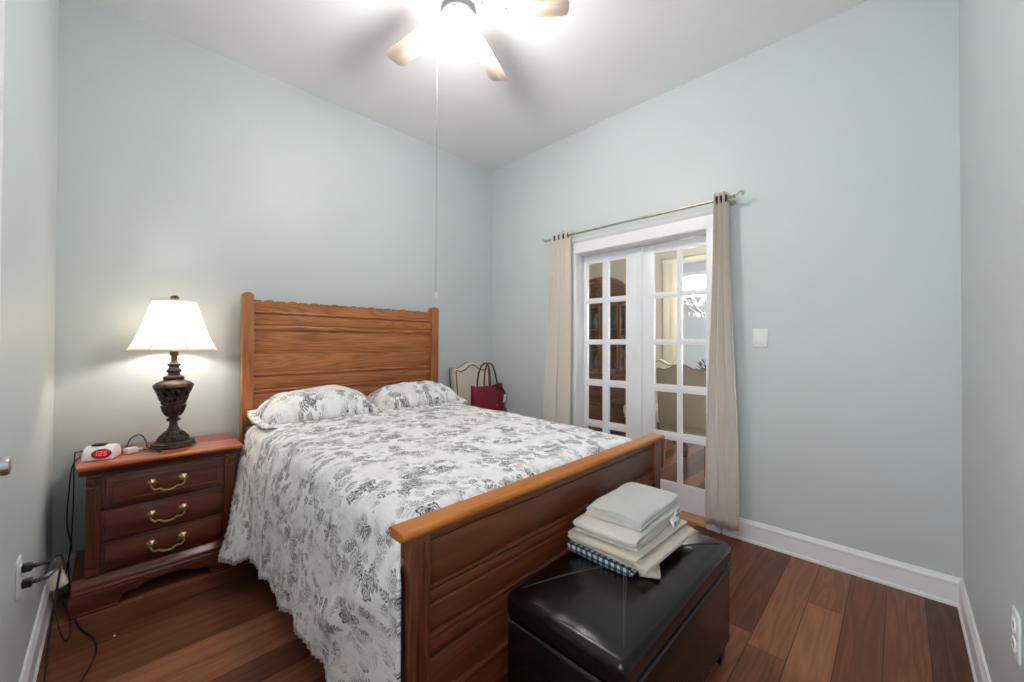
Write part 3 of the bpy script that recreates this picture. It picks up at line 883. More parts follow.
for k in range(16):                                                    # gadroons on the lower bowl
    a = 2*PI*k/16; m.tube([(.030*math.cos(a), .030*math.sin(a), .166), (.042*math.cos(a), .042*math.sin(a), .190), (.050*math.cos(a), .050*math.sin(a), .222)], lambda t: .0035+.003*t, 6, 3)
m.lathe([(.051, .230), (.055, .234), (.055, .241), (.051, .245)], seg=32)
urn = m.build('urn', 'bronze', lp)
m = MB().lathe([(.040, .244), (.048, .270), (.060, .305), (.066, .322)], seg=24)
m.build('urn_core', 'dark', urn)
m = MB()                                                               # pierced scrollwork round the upper bowl
for k in range(9):
    a0 = 2*PI*k/9
    def P(da, z):
        r = .054+(.082-.054)*((z-.244)/.082)**1.3; a = a0+da
        return (r*math.cos(a), r*math.sin(a), z)
    m.tube([P(0, .244), P(.12, .262), P(.30, .270), P(.34, .288), P(.20, .298), P(.10, .286), P(.18, .276)], .0042, 6, 4)
    m.tube([P(0, .246), P(-.14, .268), P(-.30, .285), P(-.28, .308), P(-.12, .314), P(-.06, .300)], .0042, 6, 4)
    m.tube([P(.35, .250), P(.30, .285), P(.35, .322)], .0050, 6, 4)
    m.ball(P(.02, .300), .0075, seg=8); m.ball(P(.0, .268), .0065, seg=8); m.ball(P(.35, .262), .006, seg=8)
m.build('scrollwork', 'bronze', urn)
m = MB().lathe([(.080, .318), (.088, .325), (.086, .335), (.074, .346), (.052, .356), (.042, .362), (.046, .370), (.044, .378), (.028, .386), (.024, .398),
                (.031, .404), (.031, .414), (.024, .420), (.020, .432), (.028, .440), (.030, .446), (.018, .452), (.013, .462), (.013, .49), (.019, .492), (.019, .535), (.010, .540)], seg=32)
m.build('lamp_neck', 'bronze', lp)
def shade_r(a, rr):                                                     # eight-sided bell with cut corners
    k = PI/4; q = (a+k/2) % k-k/2
    return rr*math.cos(k/2)/math.cos(q)*(.25)+rr*.75
def sh(u, v):
    a = 2*PI*u; z = .520+.268*v
    rr = .194-(.194-.096)*(v**.80)
    r = shade_r(a+.2, rr)*(1-.018*math.sin(v*PI))
    return (r*math.cos(a), r*math.sin(a), z)
sd = MB().grid(sh, 96, 18)
bmesh.ops.remove_doubles(sd.bm, verts=sd.bm.verts, dist=.0005)
sho = sd.build('lamp_shade', 'shade', lp, ang=60, solid=.0015)
tr = MB()
for v in (0.0, 1.0): tr.tube([sh(k/96, v) for k in range(97)], .0035, 6)
for k in range(8):
    u = (k*PI/4+PI/8-.2)/(2*PI); tr.tube([sh(u, j/12) for j in range(13)], .0018, 6)
tr.build('shade_braid', 'shade_trim', sho)
MB().ball((0, 0, .625), .032, (1, 1, 1.3)).build('bulb', 'bulb', lp)
hp = MB()
for s in (-1, 1): hp.tube([(s*.012, 0, .535), (s*.050, 0, .580), (s*.055, 0, .66), (s*.03, 0, .755), (0, 0, .785)], .0022, 6, 6)
hp.cyl((0, 0, .783), (0, 0, .797), .004)
for k in range(3):
    a = 2*PI*k/3+.4; hp.tube([(0, 0, .786), (.092*math.cos(a), .092*math.sin(a), .786)], .0018, 6)
hp.build('harp', 'brass', lp)
MB().lathe([(.006, .792), (.012, .796), (.019, .803), (.020, .810), (.012, .818), (.004, .821)], seg=16).build('finial', 'bronze', lp)

# ------------------------------------------------------------------ alarm clock, charger, cords on the nightstand
ck = thing('alarm_clock', 'small silvery wedge alarm clock with red display on the nightstand', 'clock', (.168, 2.965, .6625), -.35)
m = MB()
prof = [(-.042, 0), (-.040, .012), (-.030, .036), (-.010, .052), (.020, .056), (.045, .046), (.058, .024), (.060, 0)]
m.prism([(y, z*1.18) for y, z in prof], 'x', -.054, .058, .008)
m.build('clock_body', 'plastic', ck)
mt = Matrix.Translation((.018, -.0365, .031)) @ Matrix.Rotation(-math.radians(66), 4, 'X').inverted()
ln = MB().lathe([(.046, -.002), (.046, .004), (.040, .007)], seg=32)
bmesh.ops.scale(ln.bm, verts=ln.bm.verts, vec=(.78, .50, 1)); bmesh.ops.transform(ln.bm, matrix=mt, verts=ln.bm.verts)
ds = ln.build('display', 'red_lens', ck)
dg = MB()
def seg7(ch, x, w=.010, h=.020, t=.0024):
    S = {'a': (x, x+w, h-t, h), 'g': (x, x+w, h/2-t/2, h/2+t/2), 'd': (x, x+w, 0, t), 'f': (x, x+t, h/2, h), 'b': (x+w-t, x+w, h/2, h), 'e': (x, x+t, 0, h/2), 'c': (x+w-t, x+w, 0, h/2)}
    for q in {'1': 'bc', '2': 'abged', '5': 'afgcd'}[ch]:
        a = S[q]; dg.box(a[0], a[1], a[2]-h/2, a[3]-h/2, .0072, .0082)
seg7('1', -.024); seg7('2', -.006); seg7('5', .010)
bmesh.ops.transform(dg.bm, matrix=mt, verts=dg.bm.verts)
dg.build('digits', 'red_digit', ds)
bt = MB().prism([(-.008, .0640), (-.008, .0705), (.022, .0725), (.022, .064)], 'x', -.030, .020, .002)
bt.build('snooze_button', 'black_plastic', ck)

ch = thing('charger', 'small white charger block lying by the alarm clock in a knot of cords', 'charger', (.278, 3.00, .6625), .5)
MB().box(-.028, .022, -.017, .017, .001, .030, .006).build('charger_body', 'plastic', ch)
MB().tube([(.022, 0, .014), (.034, .001, .013), (.046, .004, .010)], .0055, 8).build('charger_plug', 'plastic', ch)

def cord(root, pts, r=.0028, n=8):
    mw = (Matrix.Translation(root.location) @ root.rotation_euler.to_matrix().to_4x4()).inverted()
    return MB().tube([mw @ Vector(p) for p in pts], r, 8, n).build('cord', 'black_plastic', root)
NT = .6625
cord(lp, [(.345, 3.035, NT+.006), (.335, 3.02, NT+.02), (.330, 3.01, NT+.055), (.310, 3.03, NT+.082), (.278, 3.05, NT+.068), (.262, 3.06, NT+.03), (.245, 3.07, NT+.004),
                   (.20, 3.12, NT+.004), (.16, 3.17, NT+.004), (.09, 3.20, NT+.003), (.074, 3.215, NT-.03), (.072, 3.225, .40), (.066, 3.215, .20), (.058, 3.20, .12), (.050, 3.16, .06), (.046, 3.10, .004)])
cord(ck, [(.140, 3.01, NT+.012), (.118, 3.02, NT+.008), (.090, 3.00, NT+.006), (.074, 3.00, NT-.04), (.066, 3.02, .52), (.060, 3.04, .36), (.075, 3.06, .24), (.064, 3.10, .17), (.066, 3.14, .004)])
uc = cord(ch, [(.245, 3.045, NT+.003), (.262, 3.015, NT+.026), (.285, 3.025, NT+.033), (.300, 3.045, NT+.012), (.320, 3.055, NT+.004), (.352, 2.970, NT+.0035), (.375, 2.935, NT+.0035)], .0022)
mw = (Matrix.Translation(ch.location) @ ch.rotation_euler.to_matrix().to_4x4()).inverted()
m = MB().box(.372, .388, 2.918, 2.932, NT, NT+.010, .002); bmesh.ops.transform(m.bm, matrix=mw, verts=m.bm.verts)
m.build('cable_plug', 'black_plastic', uc)

# ------------------------------------------------------------------ outlets, switch, adapter
def outlet(name, label, mat4):
    o = thing(name, label, 'outlet'); o.matrix_world = mat4
    p = MB().box(-.036, .036, -.006, 0, -.058, .058, .003)
    p.build('cover_plate', 'plastic', o)
    for s in (-1, 1):
        q = MB().box(-.017, .017, -.0085, -.005, s*.0245-.0145, s*.0245+.0145, .004)
        rc = q.build('receptacle', 'plastic', o)
        sl = MB()
        for x in (-.006, .006): sl.box(x-.0012, x+.0012, -.0089, -.008, s*.0245-.003, s*.0245+.006)
        sl.ball((0, -.0086, s*.0245-.008), .0024, (1, .2, 1), 8)
        sl.build('slots', 'black_plastic', rc)
    return o
outlet('wall_outlet', 'white wall outlet on the left wall with two black plugs in it', Matrix.Translation((0, 2.165, .492)) @ Matrix.Rotation(PI/2, 4, 'Z'))
outlet('wall_outlet', 'white wall outlet at the right edge of the picture', Matrix.Translation((1.785, 0, .500)) @ Matrix.Rotation(PI, 4, 'Z'))
sw = thing('light_switch', 'white rocker light switch on the wall right of the curtain', 'switch', (W, .818, 1.264), 0)
MB().box(-.006, 0, -.040, .040, -.058, .058, .003).build('cover_plate', 'plastic', sw)
MB().prism([(-.006, -.033), (-.0115, -.033), (-.0075, .033), (-.006, .033)], 'y', -.017, .017, .001).build('rocker', 'plastic', sw)
def plug(root, p):
    pg = MB().box(p[0], p[0]+.022, p[1]-.013, p[1]+.013, p[2]-.012, p[2]+.012, .004).build('plug', 'black_plastic', root)
    MB().lathe([(.009, .020), (.0065, .026), (.008, .028), (.006, .034), (.0072, .036), (.0055, .042), (.0055, .056)], seg=10, mat=Matrix.Translation(p) @ Matrix.Rotation(PI/2, 4, 'Y')).build('strain_relief', 'black_plastic', pg)
AX, AY, AZ = .068, 2.45, .330
ad = thing('power_adapter', 'ivory power adapter hanging by its cord from the upper socket of the left outlet', 'adapter', (AX, AY, AZ), 0)
def aw(pts): return [(x-AX, y-AY, z-AZ) for x, y, z in pts]
rotm = Matrix.Rotation(-.32, 4, 'Y') @ Matrix.Rotation(-.30, 4, 'X')
m = MB().box(-.021, .021, -.022, .022, -.022, .046, .007, seg=3); bmesh.ops.transform(m.bm, matrix=rotm, verts=m.bm.verts)
m.build('adapter_body', 'tan_plastic', ad)
m = MB().box(-.014, .014, -.015, .015, -.046, -.018, .005, seg=3); bmesh.ops.transform(m.bm, matrix=rotm, verts=m.bm.verts)
m.build('adapter_end', 'black_wood', ad)
plug(ad, (0.0092-AX, 2.165-AY, .517-AZ))
MB().tube(aw([(.064, 2.165, .517), (.078, 2.20, .519), (.085, 2.29, .480), (.084, 2.40, .405), (.082, 2.45, .372)]), .0034, 8, 8).build('cord', 'black_plastic', ad)
MB().tube(aw([(.052, 2.46, .290), (.056, 2.50, .22), (.066, 2.56, .10), (.080, 2.63, .012), (.09, 2.72, .0045), (.08, 2.84, .0045), (.052, 3.02, .0045)]), .0024, 8, 8).build('lead', 'black_plastic', ad)
pc_ = thing('black_cable', 'black cable drooping from the lower socket of the left outlet to the floor', 'cord', (0.0092, 2.165, .468))
plug(pc_, (0, 0, 0))
MB().tube([(x-.0092, y-2.165, z-.468) for x, y, z in [(.064, 2.165, .468), (.076, 2.19, .472), (.084, 2.25, .455), (.078, 2.27, .40), (.064, 2.22, .26), (.058, 2.14, .12), (.062, 2.08, .02), (.075, 2.10, .0045), (.12, 2.27, .0045), (.165, 2.45, .0045), (.16, 2.58, .0045), (.120, 2.70, .0045), (.092, 2.84, .0045)]], .0034, 8, 8).build('cord', 'black_plastic', pc_)
tag(MB().box(.215, .223, 2.545, 2.552, 0, .004, .0015).build('crumb', 'paper'), 'tiny pale crumb on the floor in front of the nightstand', 'crumb')

# ================================================================== ottoman
ot = thing('ottoman', 'black leather storage ottoman at the foot of the bed', 'ottoman', (1.478, .882, 0))
OX, OY = .420, .207
m = MB().box(-OX+.006, OX-.006, -OY+.006, OY-.006, .075, .372, .012, seg=3)
body = m.build('body', 'leather', ot)
def lidp(u, v):
    return None
lm = MB().box(-OX, OX, -OY, OY, .376, .455, .026, seg=5)
lid = lm.build('lid', 'leather', ot)
def crown(a, b):
    return .4535+.022*max(0, (1-abs(a)**4))**.7*max(0, (1-abs(b)**3))**.7
def cfn(u, v):
    a, b = 2*u-1, 2*v-1
    return (a*(OX-.020), b*(OY-.020), crown(a, b)+.0015*noise.noise(Vector((a*6, b*4, 2))))
MB().grid(cfn, 60, 36).build('cushion_top', 'leather', lid, ang=80)
st = MB()
def seam(a0, b0, a1, b1, n=18):
    pts = []
    for k in range(n+1):
        t = k/n; a = a0+(a1-a0)*t; b = b0+(b1-b0)*t
        pts.append((a*(OX-.020), b*(OY-.020), crown(a, b)+.0008))
    st.tube(pts, .0016, 6)
for s in (-1, 1):
    for w in (-1, 1):
        for o in (-.028, .028): seam(s*(.93-abs(o)*.2), w*.93, s*(.10)+o, 0)
for o in (-.018, .018): seam(-.1, o, .1, o, 10)
st.build('seams', 'stitch', lid)
pp = MB()
pp.tube([(x, y, .374) for x, y in ((-OX+.02, -OY+.002), (OX-.02, -OY+.002), (OX-.004, -OY+.02), (OX-.004, OY-.02), (OX-.02, OY-.002), (-OX+.02, OY-.002), (-OX+.004, OY-.02), (-OX+.004, -OY+.02), (-OX+.02, -OY+.002))], .0035, 6)
pp.build('piping', 'stitch', body)
for sx in (-1, 1):
    for sy in (-1, 1):
        x, y = sx*(OX-.042), sy*(OY-.042)
        r = bmesh.new(); r.free()
        lg = MB().lathe([(.024, 0), (.034, .078)], seg=4, mat=Matrix.Translation((x, y, 0)) @ Matrix.Rotation(PI/4, 4, 'Z'))
        lg.build('leg', 'black_wood', ot)

# ------------------------------------------------------------------ folded linens on the ottoman
def folded(name, x0, x1, y0, y1, z0, layers, th, mat, seed, label, cat, rz=0, sag=0.0, droop=None, wob=.008, ragged=.0):
    """a towel folded back and forth, its round folds facing the bed corner (-x), its layered edges facing the room (-y)"""
    root = thing(name, label, cat, ((x0+x1)/2, (y0+y1)/2, z0), rz, 'linens stacked on the ottoman')
    w = (x1-x0)/2; d = (y1-y0)/2
    path = []
    zc = th/2
    for k in range(layers):
        n = 16
        dirn = 1 if k % 2 == 0 else -1
        for q in range(n+1):
            x = (-w+th*.9)+(2*w-th*1.8)*(q/n)
            if dirn < 0: x = -x
            path.append((x, zc+k*th*1.02))
        if k < layers-1:
            for q in range(1, 7):
                a = -PI/2+PI*q/7
                path.append((dirn*(w-th*.9)+dirn*math.cos(a)*th*.62, zc+(k+.5)*th*1.02+math.sin(a)*th*.51))
    mm = MB(); NV = 26; rows = []
    npth = len(path)
    for i, (x, z) in enumerate(path):
        p0 = path[max(0, i-1)]; p1 = path[min(npth-1, i+1)]
        t = Vector((p1[0]-p0[0], 0, p1[1]-p0[1])).normalized(); nrm = Vector((-t.z, 0, t.x))
        ring = []
        for side in (1, -1):
            rng = range(NV+1) if side == 1 else range(NV, -1, -1)
            for j in rng:
                v = 2*j/NV-1
                lay = z/(th*1.02)
                y = v*d*(1+ragged*noise.noise(Vector((lay*3.1+seed, 4.2, 0))))
                ee = max(0, 1-abs(v)**10)**.5
                half = th*.47*(.35+.65*ee)
                n1 = noise.noise(Vector((x*7+seed, y*7, lay*.25)))*wob+noise.noise(Vector((x*18+seed, y*18, lay*.8)))*wob*.3
                n2 = noise.noise(Vector((x*5, lay*1.7+seed, y*5)))*.006
                topness = min(1, max(0, z/(layers*th)))
                zz = z+nrm.z*side*half+n1*topness-sag*topness*(abs(v)**3)*.5-sag*topness*(abs(x)/w)**4*.5
                xx = x+nrm.x*side*half+n2
                yy = y
                if droop and z < droop[2]*th:
                    q = max(0, -v-droop[0])/(1-droop[0]); yy -= q*droop[1]; zz = max(.004*side+.006, zz-q*.5*z)
                ring.append(mm.bm.verts.new((xx, yy, max(zz, .001))))
        rows.append(ring)
    R = len(rows[0]); fs = []
    for i in range(npth-1):
        for k in range(R):
            fs.append(mm.bm.faces.new((rows[i][k], rows[i][(k+1) % R], rows[i+1][(k+1) % R], rows[i+1][k])))
    fs.append(mm.bm.faces.new(rows[0][::-1])); fs.append(mm.bm.faces.new(rows[-1]))
    bmesh.ops.recalc_face_normals(mm.bm, faces=fs)
    mm.build('folded_cloth', mat, root, ang=70)
    return root
TZ = .4755
ct = folded('dish_towel', 1.352, 1.755, .825, 1.075, TZ, 2, .014, 'check', 2.1, 'navy and white checked cloth at the bottom of the linen stack', 'towel', .0, ragged=.1)
bt = folded('towel', 1.362, 1.775, .800, 1.070, TZ+.029, 3, .0135, 'towel_beige', 5.7, 'beige towel with a drooping corner directly on the checked cloth', 'towel', -.02, droop=(.55, .035, 1.6), ragged=.12)
# loose corner of the beige towel hanging over the front edge
def flap(u, v):
    x = -.196+.185*u+.03*v*(1-u); tip = max(0, 1-abs(u-.14)/(.16 if u < .14 else .75))
    y = -.126-.062*v*tip
    z = .020-.046*smooth01(v*1.2)+.005*math.sin(u*8+1)*(1-v)
    return (x, y, max(z, -.0235))
MB().grid(flap, 14, 10).build('loose_corner', 'towel_beige', bt, solid=.007, ang=80)
wt = folded('towel', 1.378, 1.790, .820, 1.065, TZ+.0705, 3, .0145, 'towel_white', 9.4, 'off-white towel with printed care tag below the top towel', 'towel', .03, ragged=.1)
tg = MB().grid(lambda u, v: (.06+.075*u, -.127-.014*v-.004*math.sin(u*5), .030-.026*v+.010*u), 6, 5).build('care_tag', 'tag', wt, solid=.001)
ti = MB()
for k in range(3): ti.box(.066+.007*k, .069+.007*k, -.1445, -.1425, .006+.001*k, .022+.001*k)
ti.box(.10, .128, -.1385, -.1365, .030, .037)
ti.build('care_print', 'tag_ink', tg)
folded('towel', 1.425, 1.800, .835, 1.050, TZ+.1155, 2, .0200, 'towel_grey', 13.2, 'thick greyish white towel on top of the linen stack', 'towel', .04, sag=.010, wob=.015)

# ================================================================== curtains and rod
RODX, RODZ = W-.092, 2.146
rd = thing('curtain_rod', 'pewter curtain rod with scroll finials above the french doors', 'curtain rod', (RODX, 1.66, RODZ))
MB().cyl((0, -.700, 0), (0, .765, 0), .0085).build('rod', 'rod', rd)
MB().cyl((0, -.700, 0), (0, -.10, 0), .0105).build('outer_rod', 'rod', rd)
for s, y in ((-1, -.700), (1, .765)):
    f = MB().lathe([(.012, 0), (.014, .005), (.010, .010), (.011, .020), (.016, .026), (.010, .032)], seg=14, mat=Matrix.Translation((0, y, 0)) @ Matrix.Rotation(-s*PI/2, 4, 'X'))
    f.tube([(0, y+s*.028, 0), (0, y+s*.038, .007), (0, y+s*.052, .018), (0, y+s*.066, .020), (0, y+s*.074, .012), (0, y+s*.072, .000), (0, y+s*.064, .000)] if s < 0 else
           [(0, y+.03, 0), (0, y+.04, .004), (0, y+.05, .012), (0, y+.057, .010), (0, y+.056, 0)], lambda t: .0085-.003*t, 8, 5)
    f.build('finial', 'rod', rd)
for y in (-.690, .735):
    b = MB().cyl((.092, y, -.01), (.086, y, -.01), .020).tube([(.090, y, -.010), (.04, y, -.016), (.004, y, -.018), (-.012, y, -.008), (-.012, y, .006)], .005, 8, 4)
    b.build('bracket', 'rod', rd)
def curtain(name, yt0, yt1, yb0, yb1, zb, folds, amp, seed, label, back=0):
    c = thing(name, label, 'curtain', (RODX, (yt0+yt1)/2, 0), 0, 'curtains beside the french doors')
    ym = (yt0+yt1)/2
    def f(u, v):
        z = RODZ+.040-(RODZ+.040-zb)*v
        t = smooth01(v*1.1)
        y0 = yt0+(yb0-yt0)*t; y1 = yt1+(yb1-yt1)*t
        ph = 2*PI*folds*u
        n = noise.noise(Vector((u*3+seed, v*1.6, seed)))
        A = amp*(1-.25*v+.25*n)
        x = A*math.sin(ph+.5*n*v)+.010*n*v
        y = y0+(y1-y0)*u+.30*(y1-y0)/folds*math.sin(2*ph)*.35+.008*n*v
        return Vector((x+back*v, y-ym, z))
    def ff(u, v):
        p = f(u, v)
        if p.x > .068: p.x = .068
        return p
    mm = MB().grid(ff, folds*18, 46)
    p = mm.build('curtain_panel', 'curtain', c, ang=80, solid=.0035)
    h = MB()
    for v in (.945,):
        h.tube([ff(k/(folds*18), v)+Vector((-.002, 0, 0)) for k in range(folds*18+1)], .0016, 6)
    h.build('hem_stitch', 'curtain', p)
    gm = MB()
    for k in range(folds*2):
        u = (k+.5)/(folds*2)*1.0
        u = k/(folds*2)+0.0
        if k == 0: continue
        q = ff(u, .020)
        a = MB
        pts = [(0.0+.021*math.cos(2*PI*i/16), q.y+(.010 if k % 2 else -.010)*math.cos(2*PI*i/16), RODZ+.021*math.sin(2*PI*i/16)) for i in range(17)]
        gm.tube(pts, .0042, 6)
    gm.build('grommets', 'grommet', c)
    return c
curtain('curtain', 2.182, 2.372, 2.178, 2.480, .07, 4, .032, 2.0, 'beige curtain left of the french doors behind the bed')
curtain('curtain', .972, 1.052, .912, 1.108, .075, 3, .034, 6.0, 'beige curtain right of the french doors near the light switch')

# ================================================================== ceiling fan
fan = thing('ceiling_fan', 'white ceiling fan with five pale maple blades and a glowing globe', 'ceiling fan', (FAN[0], FAN[1], H))
MB().lathe([(.062, -.001), (.066, -.012), (.070, -.035), (.112, -.055), (.122, -.080), (.122, -.150), (.114, -.178), (.095, -.192), (.055, -.198)], seg=40).build('motor_housing', 'white_metal', fan)
MB().lathe([(.058, -.196), (.058, -.212), (.080, -.222), (.086, -.240), (.086, -.246), (.06, -.250)], seg=32).build('light_fitter', 'white_metal', fan)
MB().lathe([(.060, -.247), (.072, -.264), (.086, -.296), (.090, -.320), (.090, -.335), (.083, -.362), (.064, -.386), (.036, -.400), (.010, -.405)], seg=40).build('light_globe', 'globe', fan)
def blade(angle):
    R = Matrix.Rotation(angle, 4, 'Z'); T = Matrix.Rotation(math.radians(10), 4, 'X')
    Z = Matrix.Translation((0, 0, -.200))
    pl = [(.165, -.042), (.200, -.054), (.30, -.058), (.44, -.060), (.515, -.058), (.534, -.046), (.538, -.020), (.538, .020), (.534, .046), (.515, .058), (.44, .060), (.30, .058), (.200, .054), (.165, .042)]
    b = MB().prism(pl, 'z', -.003, .003, .0012).build('blade', 'blade', fan)
    b.matrix_local = R @ Z @ T
    ir = MB()
    ir.prism([(.085, -.016), (.150, -.012), (.175, -.034), (.215, -.034), (.235, -.014), (.235, .014), (.215, .034), (.175, .034), (.150, .012), (.085, .016)], 'z', -.0085, -.0035, .001)
    ir.prism([(.085, -.016), (.12, -.014), (.12, .014), (.085, .016)], 'z', -.0085, .020)
    for p in ((.190, -.022), (.190, .022), (.222, 0)): ir.ball((p[0], p[1], -.009), .006, (1, 1, .5), 8)
    ir.build('blade_iron', 'white_metal', b)
for a in (24, 96, 168, 240, 312): blade(math.radians(a))
cx, cy = 1.300-FAN[0], 1.812-FAN[1]
pc = MB().tube([(cx*.60, cy*.60, -.262), (cx, cy, -.285), (cx, cy, -.40), (cx, cy, -1.575)], .0013, 6).build('pull_chain', 'chain', fan)
MB().lathe([(.003, -1.605), (.008, -1.600), (.009, -1.590), (.005, -1.578), (.002, -1.572)], (cx, cy, 0), 12).build('chain_bell', 'white_metal', pc)

# ================================================================== upholstered chairs
def chair(name, label, fab, loc, rz, group=None, piping=True):
    """high-backed chair with a camel-hump back; faces -y in its own frame"""
    c = thing(name, label, 'chair', loc, rz, group)
    def outline(w, z0, inset=0):
        pts = [(-w, z0)]
        N = 24
        pts.append((-w, .985-inset))
        for k in range(N+1):
            t = -1+2*k/N
            z = .985+.062*math.exp(-(t/.42)**2)+.016*math.exp(-((abs(t)-.92)/.12)**2)-.006
            pts.append((t*w, z-inset))
        pts.append((w, z0))
        return pts
    m = MB().prism([(x, z) for x, z in outline(.235, .44)], 'y', -.035, .030, .010)
    sh_ = Matrix.Translation((0, .215, 0)) @ Matrix.Shear('XY', 4, (0, 0))
    for v in m.bm.verts: v.co.y += .215+(v.co.z-.44)*.11
    bk = m.build('backrest', fab, c, ang=50)
    if piping:
        pm = MB()
        o = outline(.235-.022, .47, .020)
        pm.tube([(x, .215-.036+(z-.44)*.11, z) for x, z in o], .0055, 6)
        pm.build('piping', 'piping', bk)
        pm = MB(); o = outline(.235, .46)
        pm.tube([(x, .215+.031+(z-.44)*.11, z) for x, z in o], .004, 6)
        pm.build('back_piping', 'piping', bk)
    MB().box(-.240, .240, -.245, .225, .375, .485, .030, seg=4).build('seat', fab, c)
    MB().box(-.225, .225, -.225, .225, .33, .385, .006).build('seat_rail', fab, c)
    for x in (-.205, .205):
        MB().lathe([(.018, 0), (.030, .335)], seg=4, mat=Matrix.Translation((x, -.205, 0)) @ Matrix.Rotation(PI/4, 4, 'Z')).build('leg', 'chair_wood', c)
        mm = MB().lathe([(.018, 0), (.030, .335)], seg=4, mat=Matrix.Rotation(PI/4, 4, 'Z'))
        for v in mm.bm.verts: v.co += Vector((x, .205+(.335-v.co.z)*.10, 0))
        mm.build('leg', 'chair_wood', c)
    return c
chair('upholstered_chair', 'beige upholstered chair with brown piping in the corner behind the maroon handbag', 'beige_fabric', (2.700, 2.955, 0), .06)

# handbag on the corner chair
hg = thing('handbag', 'maroon leather tote handbag standing on the corner chair', 'handbag', (2.615, 2.90, .487), .05)
def bagf(u, v):
    a = 2*PI*u
    z = .36*v
    w = .198-.012*v; d = .085-.045*v
    ex = .55
    x = math.copysign(abs(math.cos(a))**ex, math.cos(a))*w; y = math.copysign(abs(math.sin(a))**ex, math.sin(a))*d
    n = noise.noise(Vector((x*9, y*9+3, z*9)))*.012*math.sin(min(1, v*1.3)*PI*.8+.3)
    return Vector((x*(1+n*3), y-.02*math.sin(v*PI)*.5+n, z+(.010*math.cos(2*a) if v > .95 else 0)))
bm_ = MB().grid(bagf, 64, 22)
bmesh.ops.remove_doubles(bm_.bm, verts=bm_.bm.verts, dist=.0005)
bg = bm_.build('bag_body', 'maroon', hg, ang=70, solid=.004, offset=-1)
MB().box(-.193, .193, -.075, .075, -.0005, .006, .002).build('bag_base', 'maroon_dark', bg)
pk = MB().grid(lambda u, v: (-.155+.33*u, -.082-.020*math.sin(u*PI)*math.sin(v*PI)-.012*(1-v), .015+.125*v-.012*math.sin(u*PI)), 18, 8)
pk.build('front_pocket', 'maroon', bg, solid=.008, ang=80)
for s in (-1, 1):
    MB().tube([(-.085, s*.040, .27), (-.082, s*.045, .36), (-.070, s*.040, .47), (-.035, s*.030, .545), (.01, s*.026, .560), (.05, s*.030, .525), (.078, s*.040, .42), (.088, s*.046, .34), (.090, s*.042, .26)],
              .0075, 8, 5).build('handle', 'maroon_dark', hg)
MB().tube([(.12, -.052, .345), (.145, -.072, .30), (.16, -.082, .24), (.150, -.084, .19)], .012, 8, 4).build('side_strap', 'maroon_dark', hg)
MB().prism([(.115, .20), (.150, .20), (.162, .27), (.135, .275)], 'y', -.094, -.088, .002).build('hang_tag', 'tag', hg)
MB().lathe([(.010, 0), (.010, .004), (.006, .006)], seg=12, mat=Matrix.Translation((.055, -.074, .185)) @ Matrix.Rotation(PI/2, 4, 'X')).build('clasp', 'brass', hg)

# ================================================================== dining room
chair('dining_chair', 'tan upholstered dining chair with its back to the right french door', 'tan_fabric', (4.30, 1.69, 0), math.radians(90), 'dining chairs', True)
chair('dining_chair', 'cream upholstered dining chair beyond the tan one, mostly hidden by the door stile', 'cream_fabric', (4.84, 2.39, 0), math.radians(-90), 'dining chairs', True)
tb = thing('dining_table', 'dark wooden dining table beyond the tan chair', 'table', (5.0, 1.15, 0))
MB().box(-.50, .50, -.95, .85, .725, .76, .008).build('tabletop', 'chair_wood', tb)
MB().box(-.42, .42, -.85, .75, .64, .726).build('apron', 'chair_wood', tb)
for x in (-.40, .40):
    for y in (-.83, .73): MB().lathe([(.026, 0), (.038, .08), (.030, .14), (.042, .45), (.036, .64)], (x, y, 0), 14).build('leg', 'chair_wood', tb)
cpz = thing('centerpiece', 'dark leafy centrepiece in a blue and white bowl on the dining table', 'centrepiece', (4.93, 1.72, .7605))
MB().lathe([(.05, 0), (.055, .010), (.04, .02), (.09, .07), (.135, .15), (.140, .155), (.125, .150), (.06, .06)], seg=24).build('bowl', 'china', cpz)
lv = MB()
for k in range(60):
    a = random.uniform(0, 2*PI); e = random.uniform(.1, 1.2); r = random.uniform(.08, .17)
    c = Vector((math.cos(a)*math.cos(e)*r, math.sin(a)*math.cos(e)*r, .145+math.sin(e)*r*.9))
    Mx = Matrix.Translation(c) @ Matrix.Rotation(a, 4, 'Z') @ Matrix.Rotation(-e, 4, 'Y')
    lv.ball((0, 0, 0), .03, (1.2, .55, .16), 8, Mx)
lv.build('foliage', 'leaf', cpz, ang=80)

